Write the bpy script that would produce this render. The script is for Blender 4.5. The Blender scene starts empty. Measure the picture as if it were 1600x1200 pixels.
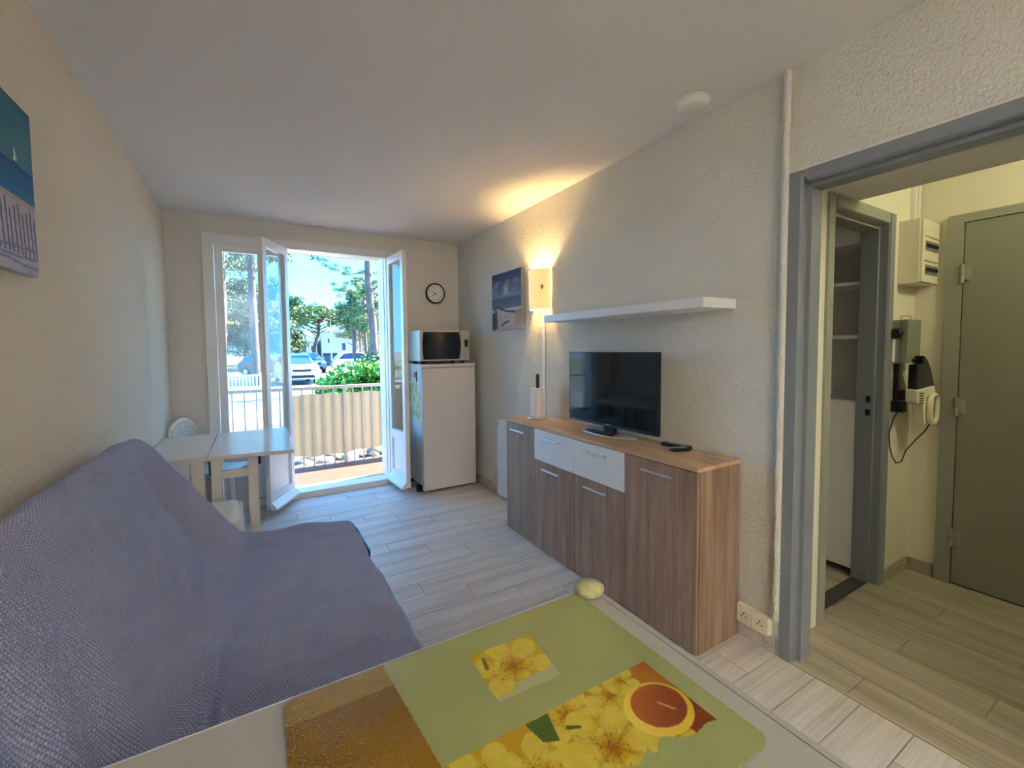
import bpy, bmesh, math, random
from mathutils import Vector, Matrix, noise
PI = math.pi
random.seed(7)
S = bpy.context.scene
COL = S.collection

# ------------------------------------------------------------------ camera
cam = bpy.data.objects.new('camera', bpy.data.cameras.new('camera'))
COL.objects.link(cam)
cam.data.sensor_width = 36.0
cam.data.lens = 36.0 * 666.98 / 1600
cam.data.shift_x = 0.01387
cam.data.shift_y = -0.01424
cam.data.clip_start = 0.02
cam.data.clip_end = 500
RT = Vector((0.86890703, -0.49487216, -0.01010575)); UP = Vector((0.03330421, 0.03808145, 0.9987195)); FW = Vector((0.49385363, 0.86813095, -0.04957056))
cam.matrix_world = Matrix(((RT.x, UP.x, -FW.x, 0), (RT.y, UP.y, -FW.y, 0), (RT.z, UP.z, -FW.z, 1.3665), (0, 0, 0, 1)))
S.camera = cam

# ------------------------------------------------------------------ world, sun, exposure
S.view_settings.view_transform = 'Standard'
S.view_settings.look = 'None'
S.view_settings.gamma = 1.0
S.view_settings.use_curve_mapping = False
S.view_settings.exposure = 2.43
try:
    S.cycles.max_bounces = 12; S.cycles.diffuse_bounces = 6; S.cycles.transparent_max_bounces = 24
    S.cycles.sample_clamp_indirect = 6.0
except Exception:
    pass
w = bpy.data.worlds.new('sky'); S.world = w; w.use_nodes = True
nt = w.node_tree; nt.nodes.clear()
tc = nt.nodes.new('ShaderNodeTexCoord'); sx = nt.nodes.new('ShaderNodeSeparateXYZ'); rp = nt.nodes.new('ShaderNodeValToRGB')
bg = nt.nodes.new('ShaderNodeBackground'); wo = nt.nodes.new('ShaderNodeOutputWorld')
nt.links.new(tc.outputs['Generated'], sx.inputs[0]); nt.links.new(sx.outputs['Z'], rp.inputs[0]); nt.links.new(rp.outputs[0], bg.inputs[0]); nt.links.new(bg.outputs[0], wo.inputs[0])
rp.color_ramp.elements[0].position = 0.0; rp.color_ramp.elements[0].color = (0.075, 0.35, 0.62, 1)
rp.color_ramp.elements[1].position = 0.9; rp.color_ramp.elements[1].color = (0.05, 0.22, 0.55, 1)
e = rp.color_ramp.elements.new(0.16); e.color = (0.046, 0.29, 0.60, 1)
bg.inputs[1].default_value = 3.0
sun = bpy.data.objects.new('sun', bpy.data.lights.new('sun', 'SUN')); COL.objects.link(sun)
sun.data.energy = 12.0; sun.data.angle = 0.009; sun.data.color = (1.0, 0.93, 0.82)
sun.rotation_euler = Vector((0.78, 0.13, 0.58)).to_track_quat('Z', 'Y').to_euler()

# ------------------------------------------------------------------ helpers
WL = {}
def lin(c):
    return tuple(((x / 255.0) / 12.92 if x / 255.0 <= 0.04045 else ((x / 255.0 + 0.055) / 1.055) ** 2.4) for x in c)
def tag(o, label=None, cat=None, group=None, kind=None):
    if label: o['label'] = label
    if cat: o['category'] = cat
    if group: o['group'] = group
    if kind: o['kind'] = kind
    return o
def thing(name, loc, label=None, cat=None, group=None, kind=None, rz=0.0):
    o = bpy.data.objects.new(name, None); COL.objects.link(o)
    o.empty_display_size = 0.05
    o.location = loc; o.rotation_euler = (0, 0, rz); WL[o.name] = Vector(loc)
    return tag(o, label, cat, group, kind)
def wl(o):
    return WL.get(o.name, Vector((0, 0, 0)))
def obj(name, bm, m, parent=None, world=True, smooth=False, bevel=0.0, seg=2):
    """bm in world coordinates (world=True) or in the parent's own coordinates"""
    if bevel > 0:
        bmesh.ops.bevel(bm, geom=[e for e in bm.edges if e.is_manifold and e.calc_face_angle(0) > 0.4], offset=bevel, segments=seg, affect='EDGES', clamp_overlap=True, profile=0.6)
    me = bpy.data.meshes.new(name)
    off = Vector((0, 0, 0))
    if world:
        if parent is not None:
            off = wl(parent)
        elif len(bm.verts):
            vs = [v.co for v in bm.verts]
            off = Vector(((min(v.x for v in vs) + max(v.x for v in vs)) / 2, (min(v.y for v in vs) + max(v.y for v in vs)) / 2, min(v.z for v in vs)))
        for v in bm.verts: v.co -= off
    bm.normal_update()
    bm.to_mesh(me); bm.free()
    if smooth:
        for p in me.polygons: p.use_smooth = True
        if smooth != 'all':
            try: me.set_sharp_from_angle(angle=0.7)
            except Exception: pass
    for mm in (m if isinstance(m, (list, tuple)) else [m]): me.materials.append(mm)
    o = bpy.data.objects.new(name, me); COL.objects.link(o)
    if parent is not None:
        o.parent = parent; WL[o.name] = wl(parent)
    elif world:
        o.location = off; WL[o.name] = off
    return o
def box(bm, x0, x1, y0, y1, z0, z1, mi=0):
    if x0 > x1: x0, x1 = x1, x0
    if y0 > y1: y0, y1 = y1, y0
    if z0 > z1: z0, z1 = z1, z0
    v = [bm.verts.new(p) for p in ((x0, y0, z0), (x1, y0, z0), (x1, y1, z0), (x0, y1, z0), (x0, y0, z1), (x1, y0, z1), (x1, y1, z1), (x0, y1, z1))]
    for f in ((3, 2, 1, 0), (4, 5, 6, 7), (0, 1, 5, 4), (1, 2, 6, 5), (2, 3, 7, 6), (3, 0, 4, 7)):
        bm.faces.new([v[i] for i in f]).material_index = mi
    return v
def B(*a):
    bm = bmesh.new(); box(bm, *a); return bm
def rotbox(bm, c, size, axx, axy, axz=Vector((0, 0, 1))):
    """box centred at c with half-extents along given axes"""
    vs = box(bm, -size[0] / 2, size[0] / 2, -size[1] / 2, size[1] / 2, -size[2] / 2, size[2] / 2)
    for v in vs:
        p = v.co.copy(); v.co = Vector(c) + Vector(axx) * p.x + Vector(axy) * p.y + Vector(axz) * p.z
def tube(bm, pts, r, n=8, cap=True, closed=False):
    pts = [Vector(p) for p in pts]; rings = []
    rr = r if isinstance(r, (list, tuple)) else [r] * len(pts)
    up = None
    for i, p in enumerate(pts):
        if closed: t = pts[(i + 1) % len(pts)] - pts[i - 1]
        else: t = (pts[min(i + 1, len(pts) - 1)] - pts[max(i - 1, 0)])
        t.normalize()
        if up is None:
            up = Vector((0, 0, 1)) if abs(t.z) < 0.9 else Vector((1, 0, 0))
        a = t.cross(up)
        if a.length < 1e-4: a = t.cross(Vector((0, 1, 0)))
        a.normalize(); b = a.cross(t).normalized(); up = b
        rings.append([bm.verts.new(p + a * math.cos(2 * PI * k / n) * rr[i] + b * math.sin(2 * PI * k / n) * rr[i]) for k in range(n)])
    m = len(rings)
    for i in range(m if closed else m - 1):
        q0, q1 = rings[i], rings[(i + 1) % m]
        for k in range(n):
            bm.faces.new((q0[k], q0[(k + 1) % n], q1[(k + 1) % n], q1[k]))
    if cap and not closed:
        bm.faces.new(rings[0][::-1]); bm.faces.new(rings[-1])
def lathe(bm, prof, c, axis='z', n=24):
    """prof: (radius, height) list"""
    rings = []
    for r, h in prof:
        ring = []
        for k in range(n):
            a = 2 * PI * k / n
            x, y = r * math.cos(a), r * math.sin(a)
            p = {'z': (x, y, h), 'y': (x, h, y), 'x': (h, x, y)}[axis]
            ring.append(bm.verts.new(Vector(c) + Vector(p)))
        rings.append(ring)
    for i in range(len(rings) - 1):
        for k in range(n):
            bm.faces.new((rings[i][k], rings[i][(k + 1) % n], rings[i + 1][(k + 1) % n], rings[i + 1][k]))
    bm.faces.new(rings[0][::-1]); bm.faces.new(rings[-1])
    bmesh.ops.recalc_face_normals(bm, faces=bm.faces[:])
def prism(bm, poly, axis, a0, a1):
    """extrude 2-D polygon; axis 'x': poly=(y,z); 'y': poly=(x,z); 'z': poly=(x,y)"""
    def P(q, a): return {'x': (a, q[0], q[1]), 'y': (q[0], a, q[1]), 'z': (q[0], q[1], a)}[axis]
    v0 = [bm.verts.new(P(q, a0)) for q in poly]; v1 = [bm.verts.new(P(q, a1)) for q in poly]
    n = len(poly)
    bm.faces.new(v0); bm.faces.new(v1[::-1])
    for i in range(n): bm.faces.new((v0[i], v1[i], v1[(i + 1) % n], v0[(i + 1) % n]))
    bmesh.ops.recalc_face_normals(bm, faces=bm.faces[:])
def ellipsoid(bm, c, r, n=16, mpar=10):
    prof = [(max(1e-4, math.sin(PI * i / mpar)), -math.cos(PI * i / mpar)) for i in range(mpar + 1)]
    k0 = len(bm.verts)
    lathe(bm, prof, (0, 0, 0), 'z', n)
    bm.verts.ensure_lookup_table()
    for v in bm.verts[k0:]:
        v.co = Vector((c[0] + v.co.x * r[0], c[1] + v.co.y * r[1], c[2] + v.co.z * r[2]))
def rrect(x0, x1, y0, y1, r, n=5):
    P = []
    for cx, cy, a0 in ((x1 - r, y1 - r, 0), (x0 + r, y1 - r, PI / 2), (x0 + r, y0 + r, PI), (x1 - r, y0 + r, 1.5 * PI)):
        for i in range(n + 1):
            a = a0 + PI / 2 * i / n; P.append((cx + r * math.cos(a), cy + r * math.sin(a)))
    return P
def text(name, s, size, m, parent, co, xdir, ydir, depth=0.0006, align='CENTER'):
    cu = bpy.data.curves.new(name, 'FONT'); cu.body = s; cu.size = size; cu.extrude = depth; cu.align_x = align; cu.align_y = 'CENTER'; cu.resolution_u = 3
    t = bpy.data.objects.new(name + '_tmp', cu); COL.objects.link(t)
    dg = bpy.context.evaluated_depsgraph_get()
    me = bpy.data.meshes.new_from_object(t.evaluated_get(dg))
    bpy.data.objects.remove(t)
    X = Vector(xdir); Y = Vector(ydir); Z = X.cross(Y)
    off = wl(parent)
    for v in me.vertices:
        p = v.co.copy(); v.co = Vector(co) + X * p.x + Y * p.y + Z * p.z - off
    me.materials.clear(); me.materials.append(m)
    o = bpy.data.objects.new(name, me); COL.objects.link(o); o.parent = parent; WL[o.name] = wl(parent)
    return o
def painted(name, org, U, V, nu, nv, fn, m, parent):
    """flat print: grid with a colour per vertex, fn(u,v)->sRGB 0..255, or None to leave the grid open there"""
    org, U, V = Vector(org) - wl(parent), Vector(U), Vector(V)
    vs = []; cs = []
    for j in range(nv + 1):
        for i in range(nu + 1):
            u, v = i / nu, j / nv
            vs.append(org + U * u + V * v); c = fn(u, v); cs.append(c)
    fs = []
    for j in range(nv):
        for i in range(nu):
            a = j * (nu + 1) + i; q = (a, a + 1, a + nu + 2, a + nu + 1)
            if all(cs[k] is not None for k in q): fs.append(q)
    me = bpy.data.meshes.new(name); me.from_pydata(vs, [], fs)
    at = me.color_attributes.new('print', 'FLOAT_COLOR', 'POINT')
    for k, c in enumerate(cs):
        at.data[k].color = (*lin(c if c is not None else (128, 128, 128)), 1)
    me.materials.append(m)
    o = bpy.data.objects.new(name, me); COL.objects.link(o); o.parent = parent; WL[o.name] = wl(parent)
    return o
def mixc(a, b, t):
    t = max(0, min(1, t)); return tuple(a[i] * (1 - t) + b[i] * t for i in range(3))
def nz(x, y, z=0.0): return noise.noise(Vector((x, y, z)))
def copy_tree(o, parent=None):
    c = o.copy(); COL.objects.link(c)
    if parent is not None: c.parent = parent
    for ch in list(o.children): copy_tree(ch, c)
    return c

# ------------------------------------------------------------------ materials
def mat(name, col, rough=0.5, metal=0.0, bump=None, var=None, coat=0.0, spec=0.5, emit=None, trans=0.0, sss=0.0, alpha_mix=None):
    """bump=(scale xyz or number, distance, detail); var=(scale, other colour, contrast)"""
    m = bpy.data.materials.new(name); m.use_nodes = True; t = m.node_tree; p = t.nodes['Principled BSDF']
    c = lin(col) if max(col) > 1.0 else col
    p.inputs['Base Color'].default_value = (*c, 1); p.inputs['Roughness'].default_value = rough; p.inputs['Metallic'].default_value = metal
    p.inputs['Specular IOR Level'].default_value = spec; p.inputs['Coat Weight'].default_value = coat
    if trans: p.inputs['Transmission Weight'].default_value = trans
    if sss:
        p.inputs['Subsurface Weight'].default_value = sss; p.inputs['Subsurface Radius'].default_value = (0.02, 0.015, 0.01)
    if emit:
        p.inputs['Emission Color'].default_value = (*emit[0], 1); p.inputs['Emission Strength'].default_value = emit[1]
    if bump or var: tcn = t.nodes.new('ShaderNodeTexCoord')
    if bump:
        mp = t.nodes.new('ShaderNodeMapping'); s = bump[0]; s = s if isinstance(s, tuple) else (s, s, s)
        mp.inputs['Scale'].default_value = s; nn = t.nodes.new('ShaderNodeTexNoise'); nn.inputs['Scale'].default_value = 1.0; nn.inputs['Detail'].default_value = bump[2] if len(bump) > 2 else 3
        b = t.nodes.new('ShaderNodeBump'); b.inputs['Distance'].default_value = bump[1]; b.inputs['Strength'].default_value = 1.0
        t.links.new(tcn.outputs['Object'], mp.inputs[0]); t.links.new(mp.outputs[0], nn.inputs[0]); t.links.new(nn.outputs[0], b.inputs['Height']); t.links.new(b.outputs[0], p.inputs['Normal'])
    if var:
        mp2 = t.nodes.new('ShaderNodeMapping'); s = var[0]; s = s if isinstance(s, tuple) else (s, s, s); mp2.inputs['Scale'].default_value = s
        n2 = t.nodes.new('ShaderNodeTexNoise'); n2.inputs['Scale'].default_value = 1.0; n2.inputs['Detail'].default_value = 5
        r2 = t.nodes.new('ShaderNodeValToRGB'); k = var[2] if len(var) > 2 else 0.2
        r2.color_ramp.elements[0].position = 0.5 - k; r2.color_ramp.elements[1].position = 0.5 + k
        r2.color_ramp.elements[0].color = (*c, 1); c2 = lin(var[1]) if max(var[1]) > 1.0 else var[1]; r2.color_ramp.elements[1].color = (*c2, 1)
        t.links.new(tcn.outputs['Object'], mp2.inputs[0]); t.links.new(mp2.outputs[0], n2.inputs[0]); t.links.new(n2.outputs[0], r2.inputs[0]); t.links.new(r2.outputs[0], p.inputs['Base Color'])
    return m
def print_mat(name, rough=0.5, bump=None, coat=0.0, spec=0.5):
    m = mat(name, (0.5, 0.5, 0.5), rough, bump=bump, coat=coat, spec=spec); t = m.node_tree
    a = t.nodes.new('ShaderNodeVertexColor'); a.layer_name = 'print'
    t.links.new(a.outputs[0], t.nodes['Principled BSDF'].inputs['Base Color'])
    return m
def glass_mat(name, tint=(0.9, 0.93, 0.92), rough=0.0, haze=0.0):
    m = bpy.data.materials.new(name); m.use_nodes = True; t = m.node_tree; t.nodes.clear()
    o = t.nodes.new('ShaderNodeOutputMaterial'); tr = t.nodes.new('ShaderNodeBsdfTransparent'); gl = t.nodes.new('ShaderNodeBsdfGlossy'); mx = t.nodes.new('ShaderNodeMixShader'); ge = t.nodes.new('ShaderNodeNewGeometry'); dt = t.nodes.new('ShaderNodeVectorMath'); dt.operation = 'DOT_PRODUCT'
    ab = t.nodes.new('ShaderNodeMath'); ab.operation = 'ABSOLUTE'; om = t.nodes.new('ShaderNodeMath'); om.operation = 'SUBTRACT'; om.inputs[0].default_value = 1.0; p5 = t.nodes.new('ShaderNodeMath'); p5.operation = 'POWER'; p5.inputs[1].default_value = 5.0
    fr = t.nodes.new('ShaderNodeMath'); fr.operation = 'MULTIPLY_ADD'; fr.inputs[1].default_value = 0.40; fr.inputs[2].default_value = 0.02
    t.links.new(ge.outputs['Normal'], dt.inputs[0]); t.links.new(ge.outputs['Incoming'], dt.inputs[1]); t.links.new(dt.outputs['Value'], ab.inputs[0]); t.links.new(ab.outputs[0], om.inputs[1]); t.links.new(om.outputs[0], p5.inputs[0]); t.links.new(p5.outputs[0], fr.inputs[0])
    tr.inputs[0].default_value = (*tint, 1); gl.inputs['Roughness'].default_value = rough; gl.inputs[0].default_value = (1, 1, 1, 1)
    t.links.new(fr.outputs[0], mx.inputs[0]); t.links.new(tr.outputs[0], mx.inputs[1]); t.links.new(gl.outputs[0], mx.inputs[2])
    last = mx
    if haze:
        df = t.nodes.new('ShaderNodeBsdfTranslucent'); df.inputs[0].default_value = (0.9, 0.92, 0.95, 1)
        m2 = t.nodes.new('ShaderNodeMixShader'); m2.inputs[0].default_value = haze
        t.links.new(mx.outputs[0], m2.inputs[1]); t.links.new(df.outputs[0], m2.inputs[2]); last = m2
    t.links.new(last.outputs[0], o.inputs[0])
    return m
def wood_mat(name, axis, c0, c1, c2, rough=0.45, s=1.0):
    """streaky oak-look laminate, grain along axis"""
    m = bpy.data.materials.new(name); m.use_nodes = True; t = m.node_tree; p = t.nodes['Principled BSDF']; p.inputs['Roughness'].default_value = rough
    tcn = t.nodes.new('ShaderNodeTexCoord'); oi = t.nodes.new('ShaderNodeObjectInfo'); ad = t.nodes.new('ShaderNodeVectorMath'); ad.operation = 'ADD'
    sc = t.nodes.new('ShaderNodeVectorMath'); sc.operation = 'SCALE'; sc.inputs[0].default_value = (37.0, 23.0, 11.0)
    t.links.new(oi.outputs['Random'], sc.inputs['Scale']); t.links.new(tcn.outputs['Object'], ad.inputs[0]); t.links.new(sc.outputs[0], ad.inputs[1])
    def nzz(lo, hi, det):
        mp = t.nodes.new('ShaderNodeMapping'); v = [hi * s] * 3; v['xyz'.index(axis)] = lo * s; mp.inputs['Scale'].default_value = v
        n = t.nodes.new('ShaderNodeTexNoise'); n.inputs['Scale'].default_value = 1.0; n.inputs['Detail'].default_value = det; n.inputs['Roughness'].default_value = 0.6
        t.links.new(ad.outputs[0], mp.inputs[0]); t.links.new(mp.outputs[0], n.inputs[0]); return n
    a = nzz(1.2, 22, 4); b = nzz(5, 190, 3)
    mm = t.nodes.new('ShaderNodeMix'); mm.data_type = 'FLOAT'; mm.inputs[0].default_value = 0.45
    t.links.new(a.outputs[0], mm.inputs[2]); t.links.new(b.outputs[0], mm.inputs[3])
    r = t.nodes.new('ShaderNodeValToRGB'); r.color_ramp.elements[0].position = 0.36; r.color_ramp.elements[1].position = 0.64
    r.color_ramp.elements[0].color = (*lin(c0), 1); r.color_ramp.elements[1].color = (*lin(c2), 1); e2 = r.color_ramp.elements.new(0.5); e2.color = (*lin(c1), 1)
    t.links.new(mm.outputs[0], r.inputs[0]); t.links.new(r.outputs[0], p.inputs['Base Color'])
    bp = t.nodes.new('ShaderNodeBump'); bp.inputs['Distance'].default_value = 0.0008; bp.inputs['Strength'].default_value = 0.6
    t.links.new(b.outputs[0], bp.inputs['Height']); t.links.new(bp.outputs[0], p.inputs['Normal'])
    return m

M = {}
M['crepi'] = mat('roughcast plaster', (218, 217, 209), 0.9, bump=((115, 115, 75), 0.008, 3), var=(1.3, (211, 209, 199), 0.3))
M['backwall'] = mat('painted smooth wall', (216, 210, 202), 0.85, bump=(30, 0.002, 3))
M['ceil'] = mat('ceiling paint', (224, 221, 217), 0.9, bump=(18, 0.0015, 3))
M['hallwall'] = mat('hall wall paint', (222, 217, 196), 0.85, bump=(40, 0.002, 3))
M['grey'] = mat('grey gloss paint', (130, 136, 144), 0.38, bump=(25, 0.0006, 2))
M['greydoor'] = mat('grey door paint', (138, 139, 122), 0.45, bump=(14, 0.0008, 3))
M['greyframe'] = mat('grey green frame paint', (150, 152, 140), 0.4)
M['white'] = mat('white gloss paint', (226, 225, 224), 0.32)
M['whiteplastic'] = mat('white plastic', (228, 226, 220), 0.35)
M['creamplastic'] = mat('cream plastic', (226, 220, 196), 0.4)
M['whitelam'] = mat('white laminate', (225, 226, 228), 0.3)
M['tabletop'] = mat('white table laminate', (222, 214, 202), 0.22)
M['table_edge'] = mat('dark joint', (40, 38, 36), 0.6)
M['fridge'] = mat('white enamel', (214, 208, 206), 0.35)
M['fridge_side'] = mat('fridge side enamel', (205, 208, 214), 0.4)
M['chrome'] = mat('brushed steel', (205, 205, 205), 0.34, 0.8)
M['silver'] = mat('silver plastic', (196, 192, 184), 0.35, 0.5)
M['black'] = mat('black plastic', (16, 16, 18), 0.35)
M['blackmatt'] = mat('matt black', (14, 14, 14), 0.7)
M['screen'] = mat('black screen glass', (7, 8, 11), 0.06, spec=0.6)
M['ovenglass'] = mat('dark oven glass', (22, 22, 26), 0.08)
M['grout'] = mat('grout', (128, 122, 116), 0.9)
M['tile'] = wood_mat('pale wood look tile', 'x', (172, 164, 157), (198, 190, 184), (214, 207, 202), 0.42, 0.55)
M['tileh'] = wood_mat('beige wood look tile', 'x', (140, 130, 112), (162, 152, 132), (180, 171, 150), 0.38, 0.55)
M['oakv'] = wood_mat('brown oak laminate vertical', 'z', (120, 97, 80), (148, 121, 100), (170, 145, 124), 0.5)
M['oakh'] = wood_mat('brown oak laminate lengthwise', 'y', (166, 130, 98), (198, 162, 126), (218, 184, 148), 0.42)
M['terracotta'] = mat('terracotta balcony tile', (89, 51, 38), 0.7, var=(9, (98, 61, 47), 0.3))
M['canvas'] = mat('beige balcony canvas', (155, 144, 124), 0.8, bump=((4, 4, 2), 0.01, 2))
M['glass'] = glass_mat('window glass', (0.90, 0.92, 0.91))
M['net'] = glass_mat('net curtain', (0.96, 0.97, 1.0), 0.6, 0.13)
M['rubber'] = mat('black rubber', (20, 20, 20), 0.8)
M['dirt'] = mat('concrete', (176, 170, 160), 0.9, bump=(12, 0.004, 3))
M['brass'] = mat('brass', (180, 130, 60), 0.35, 0.9)
M['burgundy'] = mat('dark red lacquer', (78, 22, 18), 0.4)
M['paper'] = mat('kitchen paper', (232, 228, 224), 0.9, bump=((60, 60, 25), 0.002, 2))
M['shade'] = mat('cream lamp shade', (250, 232, 190), 0.8, emit=((1.0, 0.72, 0.22), 0.12))
M['bulb'] = mat('lit bulb', (255, 240, 210), 0.5, emit=((1.0, 0.72, 0.36), 6.0))
M['print'] = print_mat('canvas print', 0.7, bump=(500, 0.0004, 1))
M['boardprint'] = print_mat('pebbled glass over a print', 0.035, bump=(330, 0.0010, 1), coat=0.0, spec=0.4)
M['boardglass'] = mat('green glass edge', (120, 140, 96), 0.1)
M['pebble'] = mat('cream translucent plastic', (168, 162, 116), 0.3, sss=0.2, var=(60, (196, 190, 144), 0.15))

def sofa_mat():
    m = bpy.data.materials.new('waffle weave cover'); m.use_nodes = True; t = m.node_tree; p = t.nodes['Principled BSDF']
    p.inputs['Roughness'].default_value = 0.9; p.inputs['Sheen Weight'].default_value = 0.25
    uv = t.nodes.new('ShaderNodeUVMap'); uv.uv_map = 'UVMap'
    dn = t.nodes.new('ShaderNodeTexNoise'); dn.inputs['Scale'].default_value = 14; dn.inputs['Detail'].default_value = 2
    t.links.new(uv.outputs[0], dn.inputs[0])
    ds = t.nodes.new('ShaderNodeVectorMath'); ds.operation = 'SCALE'; ds.inputs['Scale'].default_value = 0.012
    t.links.new(dn.outputs['Color'], ds.inputs[0])
    ad = t.nodes.new('ShaderNodeVectorMath'); t.links.new(uv.outputs[0], ad.inputs[0]); t.links.new(ds.outputs[0], ad.inputs[1])
    sp = t.nodes.new('ShaderNodeSeparateXYZ'); t.links.new(ad.outputs[0], sp.inputs[0])
    def sn(sock, per, ph=0.0):
        a = t.nodes.new('ShaderNodeMath'); a.operation = 'MULTIPLY_ADD'; a.inputs[1].default_value = 2 * PI / per; a.inputs[2].default_value = ph
        t.links.new(sock, a.inputs[0]); s = t.nodes.new('ShaderNodeMath'); s.operation = 'SINE'; t.links.new(a.outputs[0], s.inputs[0])
        q = t.nodes.new('ShaderNodeMath'); q.operation = 'MULTIPLY_ADD'; q.inputs[1].default_value = 0.5; q.inputs[2].default_value = 0.5; t.links.new(s.outputs[0], q.inputs[0]); return q.outputs[0]
    # every other column is shifted by half a cell: a brick-like waffle
    u = sn(sp.outputs[0], 0.0095); fl = t.nodes.new('ShaderNodeMath'); fl.operation = 'GREATER_THAN'; fl.inputs[1].default_value = 0.5
    u2 = sn(sp.outputs[0], 0.019); t.links.new(u2, fl.inputs[0])
    sh = t.nodes.new('ShaderNodeMath'); sh.operation = 'MULTIPLY_ADD'; sh.inputs[1].default_value = 0.0035; t.links.new(fl.outputs[0], sh.inputs[0]); t.links.new(sp.outputs[1], sh.inputs[2])
    v = sn(sh.outputs[0], 0.007)
    mu = t.nodes.new('ShaderNodeMath'); mu.operation = 'MULTIPLY'; t.links.new(u, mu.inputs[0]); t.links.new(v, mu.inputs[1])
    rt = t.nodes.new('ShaderNodeMath'); rt.operation = 'POWER'; rt.inputs[1].default_value = 0.5; t.links.new(mu.outputs[0], rt.inputs[0])
    b = t.nodes.new('ShaderNodeBump'); b.inputs['Distance'].default_value = 0.0035; b.inputs['Strength'].default_value = 1.0
    t.links.new(rt.outputs[0], b.inputs['Height']); t.links.new(b.outputs[0], p.inputs['Normal'])
    r = t.nodes.new('ShaderNodeValToRGB'); r.color_ramp.elements[0].color = (*lin((122, 122, 158)), 1); r.color_ramp.elements[1].color = (*lin((186, 188, 230)), 1)  # groove shade put into the colour, darker between the raised cells
    r.color_ramp.elements[0].position = 0.1; r.color_ramp.elements[1].position = 0.8
    t.links.new(rt.outputs[0], r.inputs[0]); t.links.new(r.outputs[0], p.inputs['Base Color'])
    return m
M['sofa'] = sofa_mat()

# ------------------------------------------------------------------ shell
XL, XR, YB, H = -0.598, 1.967, 4.3147, 2.5
YF = -3.6; HX = 3.42; YC = 0.993; HL = -1.3
def struct(name, bm, m, parent=None, bevel=0.0):
    o = obj(name, bm, m, parent, bevel=bevel)
    if parent is None: o['kind'] = 'structure'
    return o
fl = struct('floor', B(XL - 0.2, HX + 0.2, YF - 0.2, YB + 0.02, -0.25, -0.004), M['grout'])
struct('ceiling', B(XL - 0.2, HX + 0.3, YF - 0.2, YB + 0.25, H, H + 0.2), M['ceil'])
M['crepi_left'] = mat('roughcast plaster warmed against daylight', (230, 216, 196), 0.9, bump=((115, 115, 75), 0.008, 3), var=(1.3, (222, 207, 185), 0.3))  # warmer copy of the plaster, colour offsets the blue daylight on this wall
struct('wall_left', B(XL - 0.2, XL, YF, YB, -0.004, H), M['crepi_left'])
struct('wall_front', B(XL - 0.2, HX + 0.2, YF - 0.2, YF, -0.004, H), M['backwall'])
# right wall: long part beyond the doorway, lintel, part behind the camera
DY0, DY1 = -0.05, 0.94
bm = bmesh.new(); box(bm, XR, XR + 0.10, DY1, YB, -0.004, H); box(bm, XR, XR + 0.10, DY0, DY1, 2.05, H); box(bm, XR, XR + 0.10, YF, DY0, -0.004, H)
struct('wall_right', bm, M['crepi'])
# back wall around the French window
WX0, WX1, WZ = -0.317, 1.20, 2.33
bm = bmesh.new(); box(bm, XL - 0.2, WX0, YB, YB + 0.24, -0.6, H); box(bm, WX1, 3.9, YB, YB + 0.24, -0.6, H + 0.1); box(bm, WX0, WX1, YB, YB + 0.24, WZ, H); box(bm, -5.5, XL - 0.2, YB, YB + 0.24, -0.6, H + 0.1)
box(bm, WX0, WX1, YB, YB + 0.24, -0.6, -0.004)
struct('wall_back', bm, M['backwall'])
# hall
bm = bmesh.new(); box(bm, XR + 0.10, 2.36, YC, YC + 0.08, -0.004, H); box(bm, 3.06, HX + 0.1, YC, YC + 0.08, -0.004, H); box(bm, 2.36, 3.06, YC, YC + 0.08, 2.055, H)
struct('wall_hall_far', bm, M['hallwall'])
bm = bmesh.new(); box(bm, HX, HX + 0.1, 0.83, YC + 0.08, -0.004, H); box(bm, HX, HX + 0.1, -0.16, 0.83, 2.045, H); box(bm, HX, HX + 0.1, YF, -0.16, -0.004, H); box(bm, HX + 0.055, HX + 0.15, -0.3, 1.0, -0.004, H)  # last box added behind the entrance door to stop light leaking in
struct('wall_hall_right', bm, M['hallwall'])
# lowered ceiling over the near side of the hall
struct('ceiling_hall', B(XR + 0.10, 2.66, YF, YC, 2.088, 2.16), M['ceil'])
# closet shell
bm = bmesh.new(); box(bm, XR + 0.10, XR + 0.14, YC + 0.08, 2.4, -0.004, H); box(bm, XR + 0.10, 3.6, 2.4, 2.45, -0.004, H); box(bm, 3.5, 3.6, YC + 0.08, 2.4, -0.004, H)
struct('wall_closet', bm, M['backwall'])

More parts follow.
